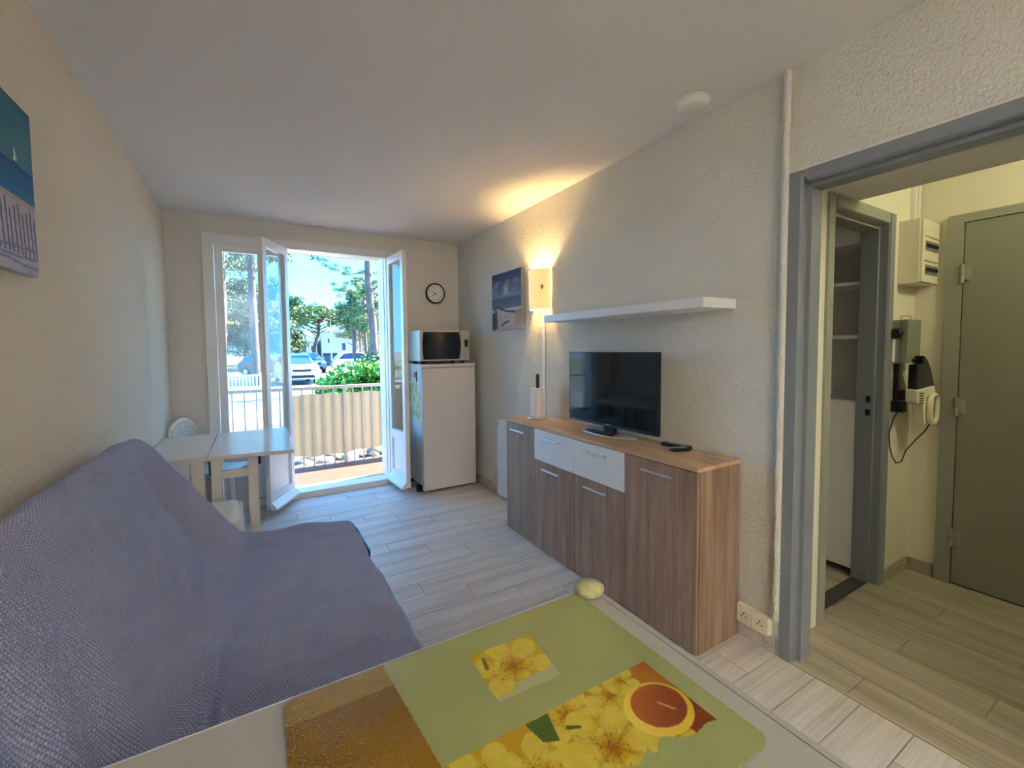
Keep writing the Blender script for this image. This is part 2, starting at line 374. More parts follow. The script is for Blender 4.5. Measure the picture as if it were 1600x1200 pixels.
# floor tiles, each its own piece
def tiles():
    W, L, P, g = 0.152, 0.908, 0.91, 0.0028
    full = {}
    def piece(along, a0, a1, b0, b1, m, key):
        la, lb = a1 - a0 - g, b1 - b0 - g
        if la < 0.02 or lb < 0.02: return
        k = (key, round(la, 3), round(lb, 3))
        if k in full: me = full[k]
        else:
            bm = bmesh.new(); box(bm, -la / 2, la / 2, -lb / 2, lb / 2, -0.008, 0.0)
            bmesh.ops.bevel(bm, geom=[e for e in bm.edges if all(v.co.z > -0.001 for v in e.verts)], offset=0.0012, segments=1, affect='EDGES')
            me = bpy.data.meshes.new('tile'); bm.to_mesh(me); bm.free(); me.materials.append(m); full[k] = me
        o = bpy.data.objects.new('tile', me); COL.objects.link(o); o.parent = fl
        ca, cb = (a0 + a1) / 2, (b0 + b1) / 2
        c = Vector((ca, cb, 0)) if along == 'x' else Vector((cb, ca, 0))
        o.location = c - wl(fl)
        if along == 'y': o.rotation_euler = (0, 0, PI / 2)
    # living room: rows along x
    k0 = int((-1.75 - 0.527) / W) - 1
    for k in range(k0, 30):
        b0, b1 = 0.527 + W * k, 0.527 + W * (k + 1)
        b0, b1 = max(b0, -1.75), min(b1, YB)
        if b1 - b0 < 0.02: continue
        jx = 1.253 - 0.2345 * (k - 9)
        s = jx - P * 12
        while s < XR:
            a0, a1 = max(s, XL), min(s + P, XR - 0.006)
            if a1 > a0: piece('x', a0, a1, b0, b1, M['tile'], 'r')
            s += P
    # hall: rows along y
    for k in range(0, 10):
        b0, b1 = 1.975 + 0.1535 * k, min(1.975 + 0.1535 * (k + 1), HX)
        s = 0.4255 + 0.2985 * (k - 2) - 9.0
        while s < YC + 0.04:
            a0, a1 = max(s, HL), min(s + 0.9, YC + 0.04)
            if a1 > a0: piece('y', a0, a1, b0, b1, M['tileh'], 'h')
            s += 0.9
    for k in range(0, 10):
        b0, b1 = 2.12 + 0.1535 * k, min(2.12 + 0.1535 * (k + 1), 3.5)
        s = 1.09 - 0.3 * (k % 3)
        while s < 2.4:
            a0, a1 = max(s, 1.11), min(s + 0.9, 2.4)
            if a1 > a0: piece('y', a0, a1, b0, b1, M['tileh'], 'c')
            s += 0.9
tiles()
struct('trim_1', B(XR - 0.005, XR + 0.007, DY0, DY1, -0.004, 0.003), mat('pale threshold strip', (188, 178, 156), 0.35, 0.3))
struct('trim_2', B(2.38, 3.02, 1.035, 1.105, -0.004, 0.004), mat('dark threshold strip', (62, 60, 58), 0.5))
# baseboards
bm = bmesh.new(); box(bm, XR - 0.012, XR, 0.985, YB, 0.0, 0.075)
struct('baseboard_right', bm, M['tile'])
struct('baseboard_left', B(XL, XL + 0.01, YF, YB, 0.0, 0.075), M['tile'])
bm = bmesh.new(); box(bm, XL + 0.01, WX0 - 0.03, YB - 0.01, YB, 0.0, 0.075); box(bm, 1.24, XR - 0.012, YB - 0.01, YB, 0.0, 0.075)
struct('baseboard_back', bm, M['tile'])
struct('baseboard_hall_far', B(3.085, HX, YC - 0.011, YC, 0, 0.075), M['tileh'])
struct('baseboard_hall_right', B(HX - 0.011, HX, 0.868, YC - 0.011, 0, 0.075), M['tileh'])

# vertical trunking in the corner by the doorway and the thin cable trunking below the wall lamp
bm = bmesh.new(); tube(bm, [(XR - 0.014, 0.985, 0.16), (XR - 0.014, 0.985, 2.12)], 0.0145, 12); tube(bm, [(XR - 0.014, 0.985, 2.125), (XR - 0.014, 0.985, H)], 0.0145, 12); tube(bm, [(XR - 0.014, 0.985, 2.10), (XR - 0.014, 0.985, 2.14)], 0.0165, 12)
o = obj('wall_pipe', bm, M['crepi'], smooth=True); tag(o, 'white painted pipe running up the wall beside the grey door frame', 'pipe', kind='structure')
o.name = 'trim_3'
o = struct('trim_4', B(XR - 0.010, XR, 2.703, 2.727, 0.84, 1.66), M['whiteplastic'])

# ------------------------------------------------------------------ grey frame of the open doorway (door_1)
d1 = thing('door_1', (XR, 0.94, 0), kind='structure')
def jamb_profile():  # (x, y) stepped steel section on the far side of the opening
    return [(XR - 0.012, 0.972), (XR - 0.012, 0.928), (XR + 0.0, 0.922), (XR + 0.035, 0.922), (XR + 0.035, 0.905), (XR + 0.115, 0.905), (XR + 0.115, 0.972)]
bm = bmesh.new(); prism(bm, jamb_profile(), 'z', 0.0, 2.077)
obj('jamb', bm, M['grey'], d1)
bm = bmesh.new(); prism(bm, [(XR - 0.012, 2.077), (XR - 0.012, 2.033), (XR, 2.027), (XR + 0.035, 2.027), (XR + 0.035, 2.010), (XR + 0.115, 2.010), (XR + 0.115, 2.077)], 'y', -0.085, 0.9049)
obj('head', bm, M['grey'], d1)
bm = bmesh.new(); prism(bm, [(a, 0.887 - b) for a, b in jamb_profile()], 'z', 0.0, 2.077)
obj('jamb', bm, M['grey'], d1)
bm = bmesh.new(); box(bm, XR - 0.008, XR, 0.9722, 0.979, 0.075, 2.085); box(bm, XR - 0.008, XR, -0.085, 0.979, 2.0772, 2.085)
obj('edge_strip', bm, M['whiteplastic'], d1)
# closet doorway (door_2)
d2 = thing('door_2', (2.7, YC, 0), kind='structure')
def closet_prof(s, x):
    return [(x, YC - 0.012), (x + s * 0.055, YC - 0.012), (x + s * 0.060, YC), (x + s * 0.060, YC + 0.035), (x + s * 0.078, YC + 0.035), (x + s * 0.078, YC + 0.115), (x, YC + 0.115)]
bm = bmesh.new(); prism(bm, closet_prof(1, 2.335), 'z', 0.0, 2.076); obj('jamb', bm, M['greyframe'], d2)
bm = bmesh.new(); prism(bm, closet_prof(-1, 3.082), 'z', 0.0, 2.076); rj = obj('jamb', bm, M['grey'], d2)
bm = bmesh.new(); prism(bm, [(q[1], 2.076 - (q[0])) for q in closet_prof(1, 0.0)], 'x', 2.413, 3.004); obj('head', bm, M['greyframe'], d2)
bm = bmesh.new(); box(bm, 3.001, 3.0045, 1.042, 1.062, 1.04, 1.075); box(bm, 3.001, 3.0045, 1.042, 1.062, 0.965, 1.0); obj('strike_slot', bm, M['blackmatt'], rj)
# shelves and white door inside the closet
u = thing('shelf_unit', (3.25, 1.5, 0), 'white built-in shelving seen through the narrow closet doorway', 'shelves')
CXF = 3.03
bm = bmesh.new(); box(bm, CXF, 3.49, 1.08, 1.105, 0.0, 2.1); obj('side_panel', bm, M['whitelam'], u)
bm = bmesh.new(); box(bm, CXF, 3.49, 1.83, 1.855, 0.0, 2.1); obj('side_panel', bm, M['whitelam'], u)
obj('back_panel', B(3.34, 3.36, 1.105, 1.83, 0.05, 1.95), M['whitelam'], u)
obj('header', B(CXF, 3.49, 1.105, 1.83, 1.945, 2.1), M['whitelam'], u)
for z in (1.722, 1.412): obj('shelf', B(CXF, 3.34, 1.105, 1.83, z - 0.01, z + 0.01), M['whitelam'], u)
obj('shelf', B(CXF - 0.0, 3.34, 1.105, 1.83, 1.022, 1.04), M['whitelam'], u)
obj('door', B(CXF - 0.02, CXF - 0.002, 1.078, 1.86, 0.05, 1.035), M['whitelam'], u, bevel=0.002)
# entrance door (door_3)
d3 = thing('door_3', (HX, 0.35, 0), kind='structure')
bm = bmesh.new(); box(bm, HX - 0.02, HX + 0.05, 0.795, 0.860, 0, 2.075); obj('jamb', bm, M['greyframe'], d3, bevel=0.004)
bm = bmesh.new(); box(bm, HX - 0.02, HX + 0.05, -0.18, -0.115, 0, 2.075); obj('jamb', bm, M['greyframe'], d3, bevel=0.004)
bm = bmesh.new(); box(bm, HX - 0.02, HX + 0.05, -0.115, 0.795, 2.03, 2.075); obj('head', bm, M['greyframe'], d3, bevel=0.004)
lf = obj('leaf', B(HX - 0.012, HX + 0.035, -0.112, 0.791, 0.008, 2.027), M['greydoor'], d3, bevel=0.003)
for z in (1.75, 1.015, 0.27):
    bm = bmesh.new(); tube(bm, [(HX - 0.024, 0.795, z - 0.05), (HX - 0.024, 0.795, z - 0.002)], 0.009, 10); tube(bm, [(HX - 0.024, 0.795, z + 0.002), (HX - 0.024, 0.795, z + 0.05)], 0.009, 10); box(bm, HX - 0.022, HX - 0.011, 0.76, 0.795, z - 0.035, z + 0.035)
    obj('hinge', bm, M['greyframe'], d3, smooth=True)
bm = bmesh.new(); lathe(bm, [(0.0, -0.06), (0.025, -0.06), (0.027, -0.045), (0.014, -0.03), (0.012, -0.012), (0.022, -0.012), (0.022, 0.0)], (HX - 0.012, -0.04, 1.02), 'x', 16); obj('door_knob', bm, M['chrome'], d3, smooth=True)

# ------------------------------------------------------------------ French window (window_1)
w1 = thing('window_1', (0.44, YB, 0), kind='structure')
FY0, FY1 = YB - 0.03, YB + 0.06
obj('jamb', B(WX0 - 0.03, WX0 + 0.045, FY0, FY1, 0.0, 2.345), M['white'], w1, bevel=0.004)
obj('jamb', B(1.165, 1.24, YB - 0.018, FY1, 0.0, 2.345), M['white'], w1, bevel=0.004)
obj('head', B(WX0 + 0.045, 1.165, FY0, FY1, 2.275, 2.345), M['white'], w1, bevel=0.004)
obj('sill', B(WX0 - 0.03, 1.24, YB - 0.045, YB + 0.12, 0.0, 0.055), M['white'], w1, bevel=0.006)
obj('drip_sill', B(WX0, 1.19, YB + 0.06, YB + 0.235, 0.0, 0.04), M['dirt'], w1)
bm = bmesh.new(); box(bm, 1.158, 1.2, YB + 0.06, YB + 0.26, 0.0, WZ); box(bm, WX0, WX0 + 0.02, YB + 0.06, YB + 0.26, 0.0, WZ); box(bm, WX0, 1.2, YB + 0.06, YB + 0.26, 2.30, WZ)
obj('reveal', bm, M['white'], w1)
LW, LZ0, LZ1, TH = 0.432, 0.06, 2.275, 0.042
def leaf(o2, ang, flip, name='leaf', LW=LW):
    """leaf of width LW, hinge at o2 (x, y), direction angle ang; flip = which side carries the inner mouldings"""
    X = Vector((math.cos(ang), math.sin(ang), 0)); N = Vector((-math.sin(ang), math.cos(ang), 0)) * flip
    org = Vector((o2[0], o2[1], 0))
    def bx(bm, u0, u1, n0, n1, z0, z1):
        for v in box(bm, u0, u1, n0, n1, z0, z1):
            p = v.co.copy(); v.co = org + X * p.x + N * p.y + Vector((0, 0, p.z))
        bmesh.ops.recalc_face_normals(bm, faces=bm.faces[:])
    st = 0.062
    bm = bmesh.new()
    bx(bm, 0.003, st, -TH / 2, TH / 2, LZ0, LZ1); bx(bm, LW - st, LW - 0.003, -TH / 2, TH / 2, LZ0, LZ1)
    bx(bm, st, LW - st, -TH / 2, TH / 2, LZ1 - 0.07, LZ1); bx(bm, st, LW - st, -TH / 2, TH / 2, 0.50, 0.575); bx(bm, st, LW - st, -TH / 2, TH / 2, LZ0, 0.16)
    L = obj(name, bm, M['white'], w1)
    bm = bmesh.new(); bx(bm, st, LW - st, -0.002, 0.002, 0.575, LZ1 - 0.07); obj('pane', bm, M['glass'], L)
    bm = bmesh.new(); bx(bm, st, LW - st, -0.008, 0.008, 0.16, 0.50); obj('panel', bm, M['white'], L)
    bm = bmesh.new()
    for s in (-1, 1):
        for (a0, a1, z0, z1) in ((st, st + 0.014, 0.16, 0.50), (LW - st - 0.014, LW - st, 0.16, 0.50), (st + 0.014, LW - st - 0.014, 0.16, 0.174), (st + 0.014, LW - st - 0.014, 0.486, 0.50)):
            bx(bm, a0, a1, 0.008 * s, 0.016 * s, z0, z1)
    obj('moulding', bm, M['white'], L)
    bm = bmesh.new()
    prof = [(TH / 2, 0.052), (TH / 2 + 0.045, 0.052), (TH / 2 + 0.045, 0.068), (TH / 2, 0.115)]
    v0 = [bm.verts.new(org + X * 0.01 + N * (-a) + Vector((0, 0, b))) for a, b in prof]; v1 = [bm.verts.new(org + X * (LW - 0.01) + N * (-a) + Vector((0, 0, b))) for a, b in prof]
    bm.faces.new(v0); bm.faces.new(v1[::-1])
    for i in range(4): bm.faces.new((v0[i], v1[i], v1[(i + 1) % 4], v0[(i + 1) % 4]))
    bmesh.ops.recalc_face_normals(bm, faces=bm.faces[:])
    obj('drip_bar', bm, M['white'], L)
    return L, org, X, N, bx
leaf((WX0 + 0.046, YB + 0.012), 0.0, -1, LW=0.54)                       # closed, behind the table
ANG = math.atan2(-0.375, -0.208)
L2, o2, X2, N2, bx2 = leaf((0.268, YB - 0.02), ANG, -1)             # middle leaf folded into the room
bm = bmesh.new(); bx2(bm, LW - 0.001, LW + 0.006, -0.012, 0.012, 0.1, 2.2); obj('bolt_rod', bm, M['white'], L2)
L3, o3, X3, N3, bx3 = leaf((1.192, YB - 0.02), math.atan2(-0.43, 0.030), 1)   # right leaf against the fridge
o = obj('net_curtain', B(-0.20, 0.25, YB - 0.016, YB - 0.0155, 0.56, 2.2), M['net']); 
me = o.data
bm = bmesh.new(); n = 60
r0 = [bm.verts.new((-0.215 + 0.42 * i / n, YB - 0.026 + 0.004 * math.sin(i * 1.1), 0.56)) for i in range(n + 1)]; r1 = [bm.verts.new((-0.215 + 0.42 * i / n, YB - 0.026 + 0.003 * math.sin(i * 1.1), 2.22)) for i in range(n + 1)]
for i in range(n): bm.faces.new((r0[i], r0[i + 1], r1[i + 1], r1[i]))
bpy.data.objects.remove(o)
o = obj('net_curtain', bm, M['net'], smooth='all'); tag(o, 'sheer white net curtain on the closed left leaf of the French window', 'curtain')

# ------------------------------------------------------------------ sofa bed
def sofa():
    t = thing('sofa_bed', (-0.05, 1.45, 0), 'sofa bed under a grey lavender waffle weave cover along the left wall', 'sofa')
    def cr(P, n):
        out = []
        for i in range(len(P) - 1):
            p0, p1, p2, p3 = P[max(i - 1, 0)], P[i], P[i + 1], P[min(i + 2, len(P) - 1)]
            for k in range(n):
                s = k / n
                out.append(tuple(0.5 * (2 * p1[d] + (p2[d] - p0[d]) * s + (2 * p0[d] - 5 * p1[d] + 4 * p2[d] - p3[d]) * s * s + (3 * p1[d] - p0[d] - 3 * p2[d] + p3[d]) * s ** 3) for d in (0, 1)))
        out.append(P[-1]); return out
    A = [(-0.585, 0.40), (-0.582, 0.62), (-0.572, 0.84), (-0.540, 0.962), (-0.485, 0.992), (-0.435, 0.945), (-0.36, 0.80), (-0.27, 0.635), (-0.195, 0.50), (-0.145, 0.432), (-0.10, 0.418), (0.02, 0.428), (0.18, 0.432), (0.32, 0.432), (0.405, 0.425), (0.440, 0.400), (0.447, 0.34), (0.445, 0.24), (0.442, 0.15)]
    E_ = [(-0.585, 0.40), (-0.582, 0.62), (-0.572, 0.82), (-0.545, 0.930), (-0.490, 0.975), (-0.425, 0.938), (-0.335, 0.815), (-0.240, 0.680), (-0.160, 0.565), (-0.105, 0.485), (-0.05, 0.446), (0.03, 0.440), (0.18, 0.434), (0.32, 0.430), (0.405, 0.420), (0.440, 0.395), (0.447, 0.34), (0.445, 0.24), (0.442, 0.15)]
    PA, PE = cr(A, 7), cr(E_, 7)
    y0, y1, NY = 0.50, 2.455, 170
    NV = len(PA)
    arc = [0.0]
    for i in range(1, NV): arc.append(arc[-1] + math.dist(PA[i], PA[i - 1]))
    bm = bmesh.new(); uvl = bm.loops.layers.uv.new('UVMap'); G = []; UVs = {}
    for j in range(NY + 1):
        y = y0 + (y1 - y0) * j / NY
        te = max(0.0, (y - 2.25) / (y1 - 2.25)); te = te * te * (3 - 2 * te)
        near = max(0.0, (0.9 - y) / 0.4)
        row = []
        for i in range(NV):
            s = i / (NV - 1)
            x = PA[i][0] * (1 - te) + PE[i][0] * te; z = PA[i][1] * (1 - te) + PE[i][1] * te
            on_back = 1.0 if 30 < i < 62 else 0.0
            f = (0.012 if i > 66 else 0.008) * nz(y * 2.3 + 3, arc[i] * 2.6, 1.7) + (0.011 if i > 66 else 0.004) * nz(y * 9.0, arc[i] * 7.0, 2.2) + (0.009 if i > 66 else 0.005) * nz(y * 6.1, arc[i] * 5.0 + y * 3, 4.2)
            # long folds running into the crease
            cr_ = math.exp(-((arc[i] - arc[63]) / 0.07) ** 2)
            f += cr_ * 0.022 * math.sin(arc[i] * 170 + 2.2 * nz(y * 1.5, 0.3, 9.0)) * max(0, min(1, (1.75 - y) * 1.6))
            f += 0.008 * math.sin((arc[i] * 0.75 + y) * 26 + 3 * nz(y * 1.2, arc[i] * 2, 6)) * (0.35 + nz(y * 1.7, arc[i] * 2.2, 11)) * (1.0 if i < 100 else 0.2)
            f -= 0.050 * math.exp(-((y - 2.25) / 0.09) ** 2) * math.exp(-((i - 48) / 12.0) ** 2)
            f *= min(1.0, max(0.15, (i - 14) / 22.0))
            # surface normal in profile plane
            q0, q1 = PA[max(i - 1, 0)], PA[min(i + 1, NV - 1)]
            tx, tz = q1[0] - q0[0], q1[1] - q0[1]; l = math.hypot(tx, tz) or 1
            x += (-tz / l) * f; z += (tx / l) * f
            # rounded far corner of the seat
            yy = y
            if i > 84:
                e_ = (i - 84) / (NV - 85); yy = y - (0.10 * te * e_ ** 1.5)
            # seat's far edge dips a little
            v = bm.verts.new((max(x, XL + 0.012), yy, z)); UVs[v] = (y, arc[i]); row.append(v)
        G.append(row)
    for j in range(NY):
        for i in range(NV - 1):
            f = bm.faces.new((G[j][i], G[j][i + 1], G[j + 1][i + 1], G[j + 1][i]))
            for lp in f.loops: lp[uvl].uv = UVs[lp.vert]
    # far and near hanging ends (short skirts)
    for rowi, dy in ((G[-1], 0.012), (G[0], -0.012)):
        prev = rowi; n0 = len(prev)
        for k in range(1, 4):
            cur = []
            for i, v in enumerate(rowi):
                zt = max(0.15 if i > 66 else 0.30, v.co.z - 0.10 * k)
                nv = bm.verts.new((v.co.x, v.co.y + dy * k, min(zt, v.co.z))); UVs[nv] = (UVs[v][0] + 0.1 * k * (1 if dy > 0 else -1), UVs[v][1]); cur.append(nv)
            for i in range(n0 - 1):
                q = (prev[i], prev[i + 1], cur[i + 1], cur[i])
                f = bm.faces.new(q if dy > 0 else q[::-1])
                for lp in f.loops: lp[uvl].uv = UVs[lp.vert]
            prev = cur
    bmesh.ops.recalc_face_normals(bm, faces=bm.faces[:])
    obj('cover', bm, M['sofa'], t, smooth='all')
    obj('mattress', B(-0.10, 0.42, 0.56, 2.38, 0.24, 0.40), mat('mattress ticking', (90, 88, 96), 0.9), t, bevel=0.03)
    bm = bmesh.new(); box(bm, -0.45, 0.44, 0.56, 0.60, 0.10, 0.14); box(bm, -0.45, 0.44, 2.32, 2.36, 0.10, 0.14); box(bm, 0.40, 0.44, 0.60, 2.32, 0.10, 0.14); box(bm, -0.45, -0.41, 0.60, 2.32, 0.10, 0.14)
    obj('frame', bm, M['black'], t)
    for x in (-0.43, 0.42):
        for y in (0.58, 2.34):
            bm = bmesh.new(); tube(bm, [(x, y, 0.0), (x, y, 0.10)], 0.018, 10); obj('leg', bm, M['black'], t, smooth=True)
    bm = bmesh.new(); box(bm, 0.4475, 0.4535, 2.06, 2.36, 0.368, 0.402); obj('edge_rail', bm, M['black'], t, bevel=0.002)
sofa()

# ------------------------------------------------------------------ near table with glass board and corner guard
t = thing('dining_table', (0.22, 0.42, 0), 'white table in the foreground with the yellow and green glass board on it', 'table')
TZ = 0.745
M['top_shaded'] = mat('white laminate darkened as shade', (172, 169, 163), 0.3)  # white top, its shade put into the colour by darkening it
obj('tabletop', B(-0.30, 0.728, 0.02, 0.822, TZ - 0.028, TZ), M['top_shaded'], t, bevel=0.002)
bm = bmesh.new(); box(bm, 0.7318, 0.745, 0.02, 0.822, TZ - 0.028, TZ - 0.001); obj('edge_band', bm, M['top_shaded'], t, bevel=0.0015)
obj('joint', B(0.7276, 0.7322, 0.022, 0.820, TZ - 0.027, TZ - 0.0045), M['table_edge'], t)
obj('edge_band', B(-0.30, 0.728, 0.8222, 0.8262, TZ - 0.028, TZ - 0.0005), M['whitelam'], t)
for x, y in ((-0.24, 0.08), (0.67, 0.08), (0.67, 0.74), (-0.24, 0.42)):
    obj('leg', B(x - 0.022, x + 0.022, y - 0.022, y + 0.022, 0, TZ - 0.028), M['tabletop'], t, bevel=0.003)
bm = bmesh.new(); box(bm, -0.22, 0.65, 0.06, 0.08, 0.64, TZ - 0.028); box(bm, -0.22, 0.65, 0.42, 0.44, 0.64, TZ - 0.028); box(bm, 0.65, 0.67, 0.10, 0.72, 0.64, TZ - 0.028); obj('apron', bm, M['tabletop'], t)

bd = thing('glass_board', (0.349, 0.575, TZ), 'rectangular pebbled glass board printed with yellow flowers and a tea cup', 'cutting board')
BX0, BX1, BY0, BY1, BZ = 0.023, 0.676, 0.343, 0.804, 0.7575
bm = bmesh.new(); prism(bm, rrect(BX0, BX1, BY0, BY1, 0.02), 'z', TZ + 0.0065, BZ - 0.0006); obj('glass', bm, M['boardglass'], bd, bevel=0.001, seg=1)
for x in (BX0 + 0.04, BX1 - 0.04):
    for y in (BY0 + 0.04, BY1 - 0.04):
        bm = bmesh.new(); lathe(bm, [(0.006, 0), (0.006, 0.0065)], (x, y, TZ), 'z', 10); obj('foot', bm, M['rubber'], bd)
def inpoly(x, y, P):
    c = False; j = len(P) - 1
    for i in range(len(P)):
        if (P[i][1] > y) != (P[j][1] > y) and x < (P[j][0] - P[i][0]) * (y - P[i][1]) / (P[j][1] - P[i][1]) + P[i][0]: c = not c
        j = i
    return c
def petals(x, y, cx, cy, R, ph, n=6):
    dx, dy = x - cx, y - cy; r = math.hypot(dx, dy) / R; a = math.atan2(dy, dx)
    edge = 0.62 + 0.38 * abs(math.cos((a + ph) * n / 2))
    if r > edge: return None
    c = mixc((190, 150, 18), (206, 184, 44), min(1, r * 1.1)) if (math.cos((a + ph) * n) > -0.75) else (166, 136, 24)
    if r < 0.22: c = mixc((150, 90, 14), c, r / 0.22)
    sp = nz(x * 240, y * 240, 3.0)
    if r < 0.5 and sp > 0.32: c = (140, 70, 20)
    return mixc(c, (214, 194, 78), 0.5 + 0.6 * nz(x * 60, y * 60, 8)) if r > 0.3 else c
def board(u, v):
    x = BX0 + (BX1 - BX0) * u; y = BY0 + (BY1 - BY0) * v
    # rounded corners
    rc = 0.02
    for cx, cy, sx_, sy_ in ((BX0 + rc, BY0 + rc, -1, -1), (BX1 - rc, BY0 + rc, 1, -1), (BX0 + rc, BY1 - rc, -1, 1), (BX1 - rc, BY1 - rc, 1, 1)):
        if (x - cx) * sx_ > 0 and (y - cy) * sy_ > 0 and math.hypot(x - cx, y - cy) > rc + 0.001: return None
    g = mixc((152, 156, 98), (160, 165, 106), 0.5 + nz(x * 7, y * 7))
    c = g
    if x < 0.195 + 0.09 * max(0, 0.80 - y):
        c = mixc((140, 98, 4), (122, 84, 2), 0.5 + nz(x * 6, y * 6, 2))
        if y > 0.745: c = mixc(c, (164, 136, 34), 0.6)
    # small square flower photograph
    F = [(0.350, 0.742), (0.490, 0.733), (0.476, 0.612), (0.345, 0.615)]
    if inpoly(x, y, F):
        c = None or mixc((178, 148, 26), (196, 170, 44), 0.5 + nz(x * 30, y * 30, 1))
        p = petals(x, y, 0.412, 0.675, 0.083, 0.4)
        if p: c = p
        ed = (y - 0.618) + 0.02 * nz(x * 40, 3.3) - 0.014 - 0.35 * max(0, x - 0.44)
        if ed < 0: c = mixc(g, (190, 188, 160), 0.5)
        if abs(x - 0.366 - (y - 0.70) * 0.2) < 0.004 and 0.69 < y < 0.722: c = (110, 104, 30)
    # big photograph: flowers and a tea cup
    top = 0.5575
    bot = 0.415 + 0.030 * nz(x * 16, 7.7) + (0.02 if x < 0.5 else 0.0)
    if 0.215 < x < 0.636 and bot < y < top:
        c = mixc((196, 150, 26), (158, 84, 18), (x - 0.40) / 0.25 + 0.3 * nz(x * 18, y * 18, 5))
        for cx, cy, R, ph in ((0.26, 0.50, 0.07, 0.2), (0.335, 0.47, 0.075, 0.9), (0.43, 0.535, 0.06, 0.5), (0.455, 0.455, 0.085, 1.3), (0.52, 0.53, 0.05, 0.1), (0.56, 0.545, 0.035, 0.7), (0.38, 0.42, 0.06, 0.0), (0.55, 0.42, 0.05, 0.6), (0.29, 0.43, 0.06, 0.4)):
            p = petals(x, y, cx, cy, R, ph)
            if p: c = p
        if inpoly(x, y, [(0.36, 0.556), (0.405, 0.556), (0.392, 0.505), (0.368, 0.515)]): c = (70, 96, 34)
        if inpoly(x, y, [(0.412, 0.515), (0.435, 0.505), (0.437, 0.510), (0.416, 0.522)]): c = (80, 90, 30)
        if x > 0.585 and y < 0.50 - 0.2 * (x - 0.585): c = mixc((150, 66, 20), (104, 40, 16), 0.5 + nz(x * 25, y * 25, 3))
        dx, dy = (x - 0.573) / 0.062, (y - 0.470) / 0.052; r = math.hypot(dx, dy)
        if r < 1.0: c = mixc((236, 206, 84), (214, 172, 46), 0.5 + 0.5 * dx)
        dx, dy = (x - 0.578) / 0.050, (y - 0.474) / 0.042; r = math.hypot(dx, dy)
        if r < 1.0: c = mixc((176, 92, 34), (126, 52, 18), 0.5 + 0.4 * dx - 0.3 * dy)
        if r < 1.0 and abs(dx + 0.5 * dy - 0.1) < 0.05 and -0.5 < dy < 0.1: c = (206, 150, 84)
    return mixc(c, (100, 100, 80), 0.08)
painted('print', (BX0, BY0, BZ), (BX1 - BX0, 0, 0), (0, BY1 - BY0, 0), 430, 304, board, M['boardprint'], bd)

cg = thing('corner_guard', (0.714, 0.792, TZ), 'small rounded cream plastic guard on the far right corner of the white table', 'corner guard')
bm = bmesh.new(); ellipsoid(bm, (0.712, 0.797, TZ + 0.016), (0.040, 0.034, 0.019), 20, 12)
for v in bm.verts:
    v.co.z = max(v.co.z, TZ + 0.0008); 
    d = (v.co.x - 0.70) * 0.6 + (v.co.y - 0.79)
    v.co.z += 0.006 * math.exp(-(d / 0.012) ** 2) * (1 if v.co.z > TZ + 0.02 else 0)
obj('cap', bm, M['pebble'], cg, smooth=True)
bm = bmesh.new(); tube(bm, [(0.676, 0.8285, TZ - 0.010), (0.735, 0.8315, TZ - 0.010), (0.7495, 0.8275, TZ - 0.010), (0.7495, 0.765, TZ - 0.010)], 0.004, 8); obj('lip', bm, M['pebble'], cg, smooth=True)

# ------------------------------------------------------------------ sideboard
sb = thing('sideboard', (1.80, 1.955, 0), 'brown oak sideboard with two white drawers against the right wall', 'sideboard')
SX0, SX1, SY0, SY1, SZ = 1.639, 1.950, 1.1506, 2.760, 0.838
bm = bmesh.new(); box(bm, SX0 + 0.019, SX1, SY0, SY0 + 0.018, 0.0, SZ - 0.016); obj('side_panel', bm, M['oakv'], sb)
bm = bmesh.new(); box(bm, SX0 + 0.019, SX1, SY1 - 0.018, SY1, 0.0, SZ - 0.016); obj('side_panel', bm, M['oakv'], sb)
obj('top', B(SX0, SX1, SY0 - 0.001, SY1, SZ - 0.016, SZ), M['oakh'], sb, bevel=0.001, seg=1)
obj('back_panel', B(SX1 - 0.006, SX1, SY0 + 0.018, SY1 - 0.018, 0.02, SZ - 0.016), M['oakv'], sb)
obj('base', B(SX0 + 0.03, SX1 - 0.006, SY0 + 0.018, SY1 - 0.018, 0.0, 0.035), M['oakv'], sb)
for y in (1.568, 1.976, 2.387): obj('divider', B(SX0 + 0.021, SX1 - 0.006, y - 0.008, y + 0.008, 0.035, SZ - 0.016), M['oakv'], sb)
def front(name, y0, y1, z0, z1, m):
    g = 0.0018
    f = obj(name, B(SX0, SX0 + 0.017, y0 + g, y1 - g, z0 + g, z1 - g), m, sb, bevel=0.0008, seg=1)
    yc = (y0 + y1) / 2; zc = 0.772 if z1 > 0.7 else 0.568; hl = 0.088
    if z1 > 0.7 and z0 < 0.3: yc = {True: 1.352, False: 2.571}[y0 < 1.5]; 
    bm = bmesh.new(); tube(bm, [(SX0 - 0.026, yc - hl, zc), (SX0 - 0.026, yc + hl, zc)], 0.0058, 10)
    for s in (-0.065, 0.065): tube(bm, [(SX0 - 0.026, yc + s, zc), (SX0 + 0.001, yc + s, zc)], 0.004, 8)
    obj('handle', bm, M['chrome'], f, smooth=True)
    return f
front('door', 2.387, SY1 - 0.001, 0.006, SZ - 0.018, M['oakv'])
front('drawer', 1.976, 2.387, 0.610, SZ - 0.018, M['whitelam'])
front('drawer', 1.568, 1.976, 0.610, SZ - 0.018, M['whitelam'])
front('door', 1.976, 2.387, 0.006, 0.610, M['oakv'])
front('door', 1.568, 1.976, 0.006, 0.610, M['oakv'])
front('door', SY0 + 0.001, 1.568, 0.006, SZ - 0.018, M['oakv'])

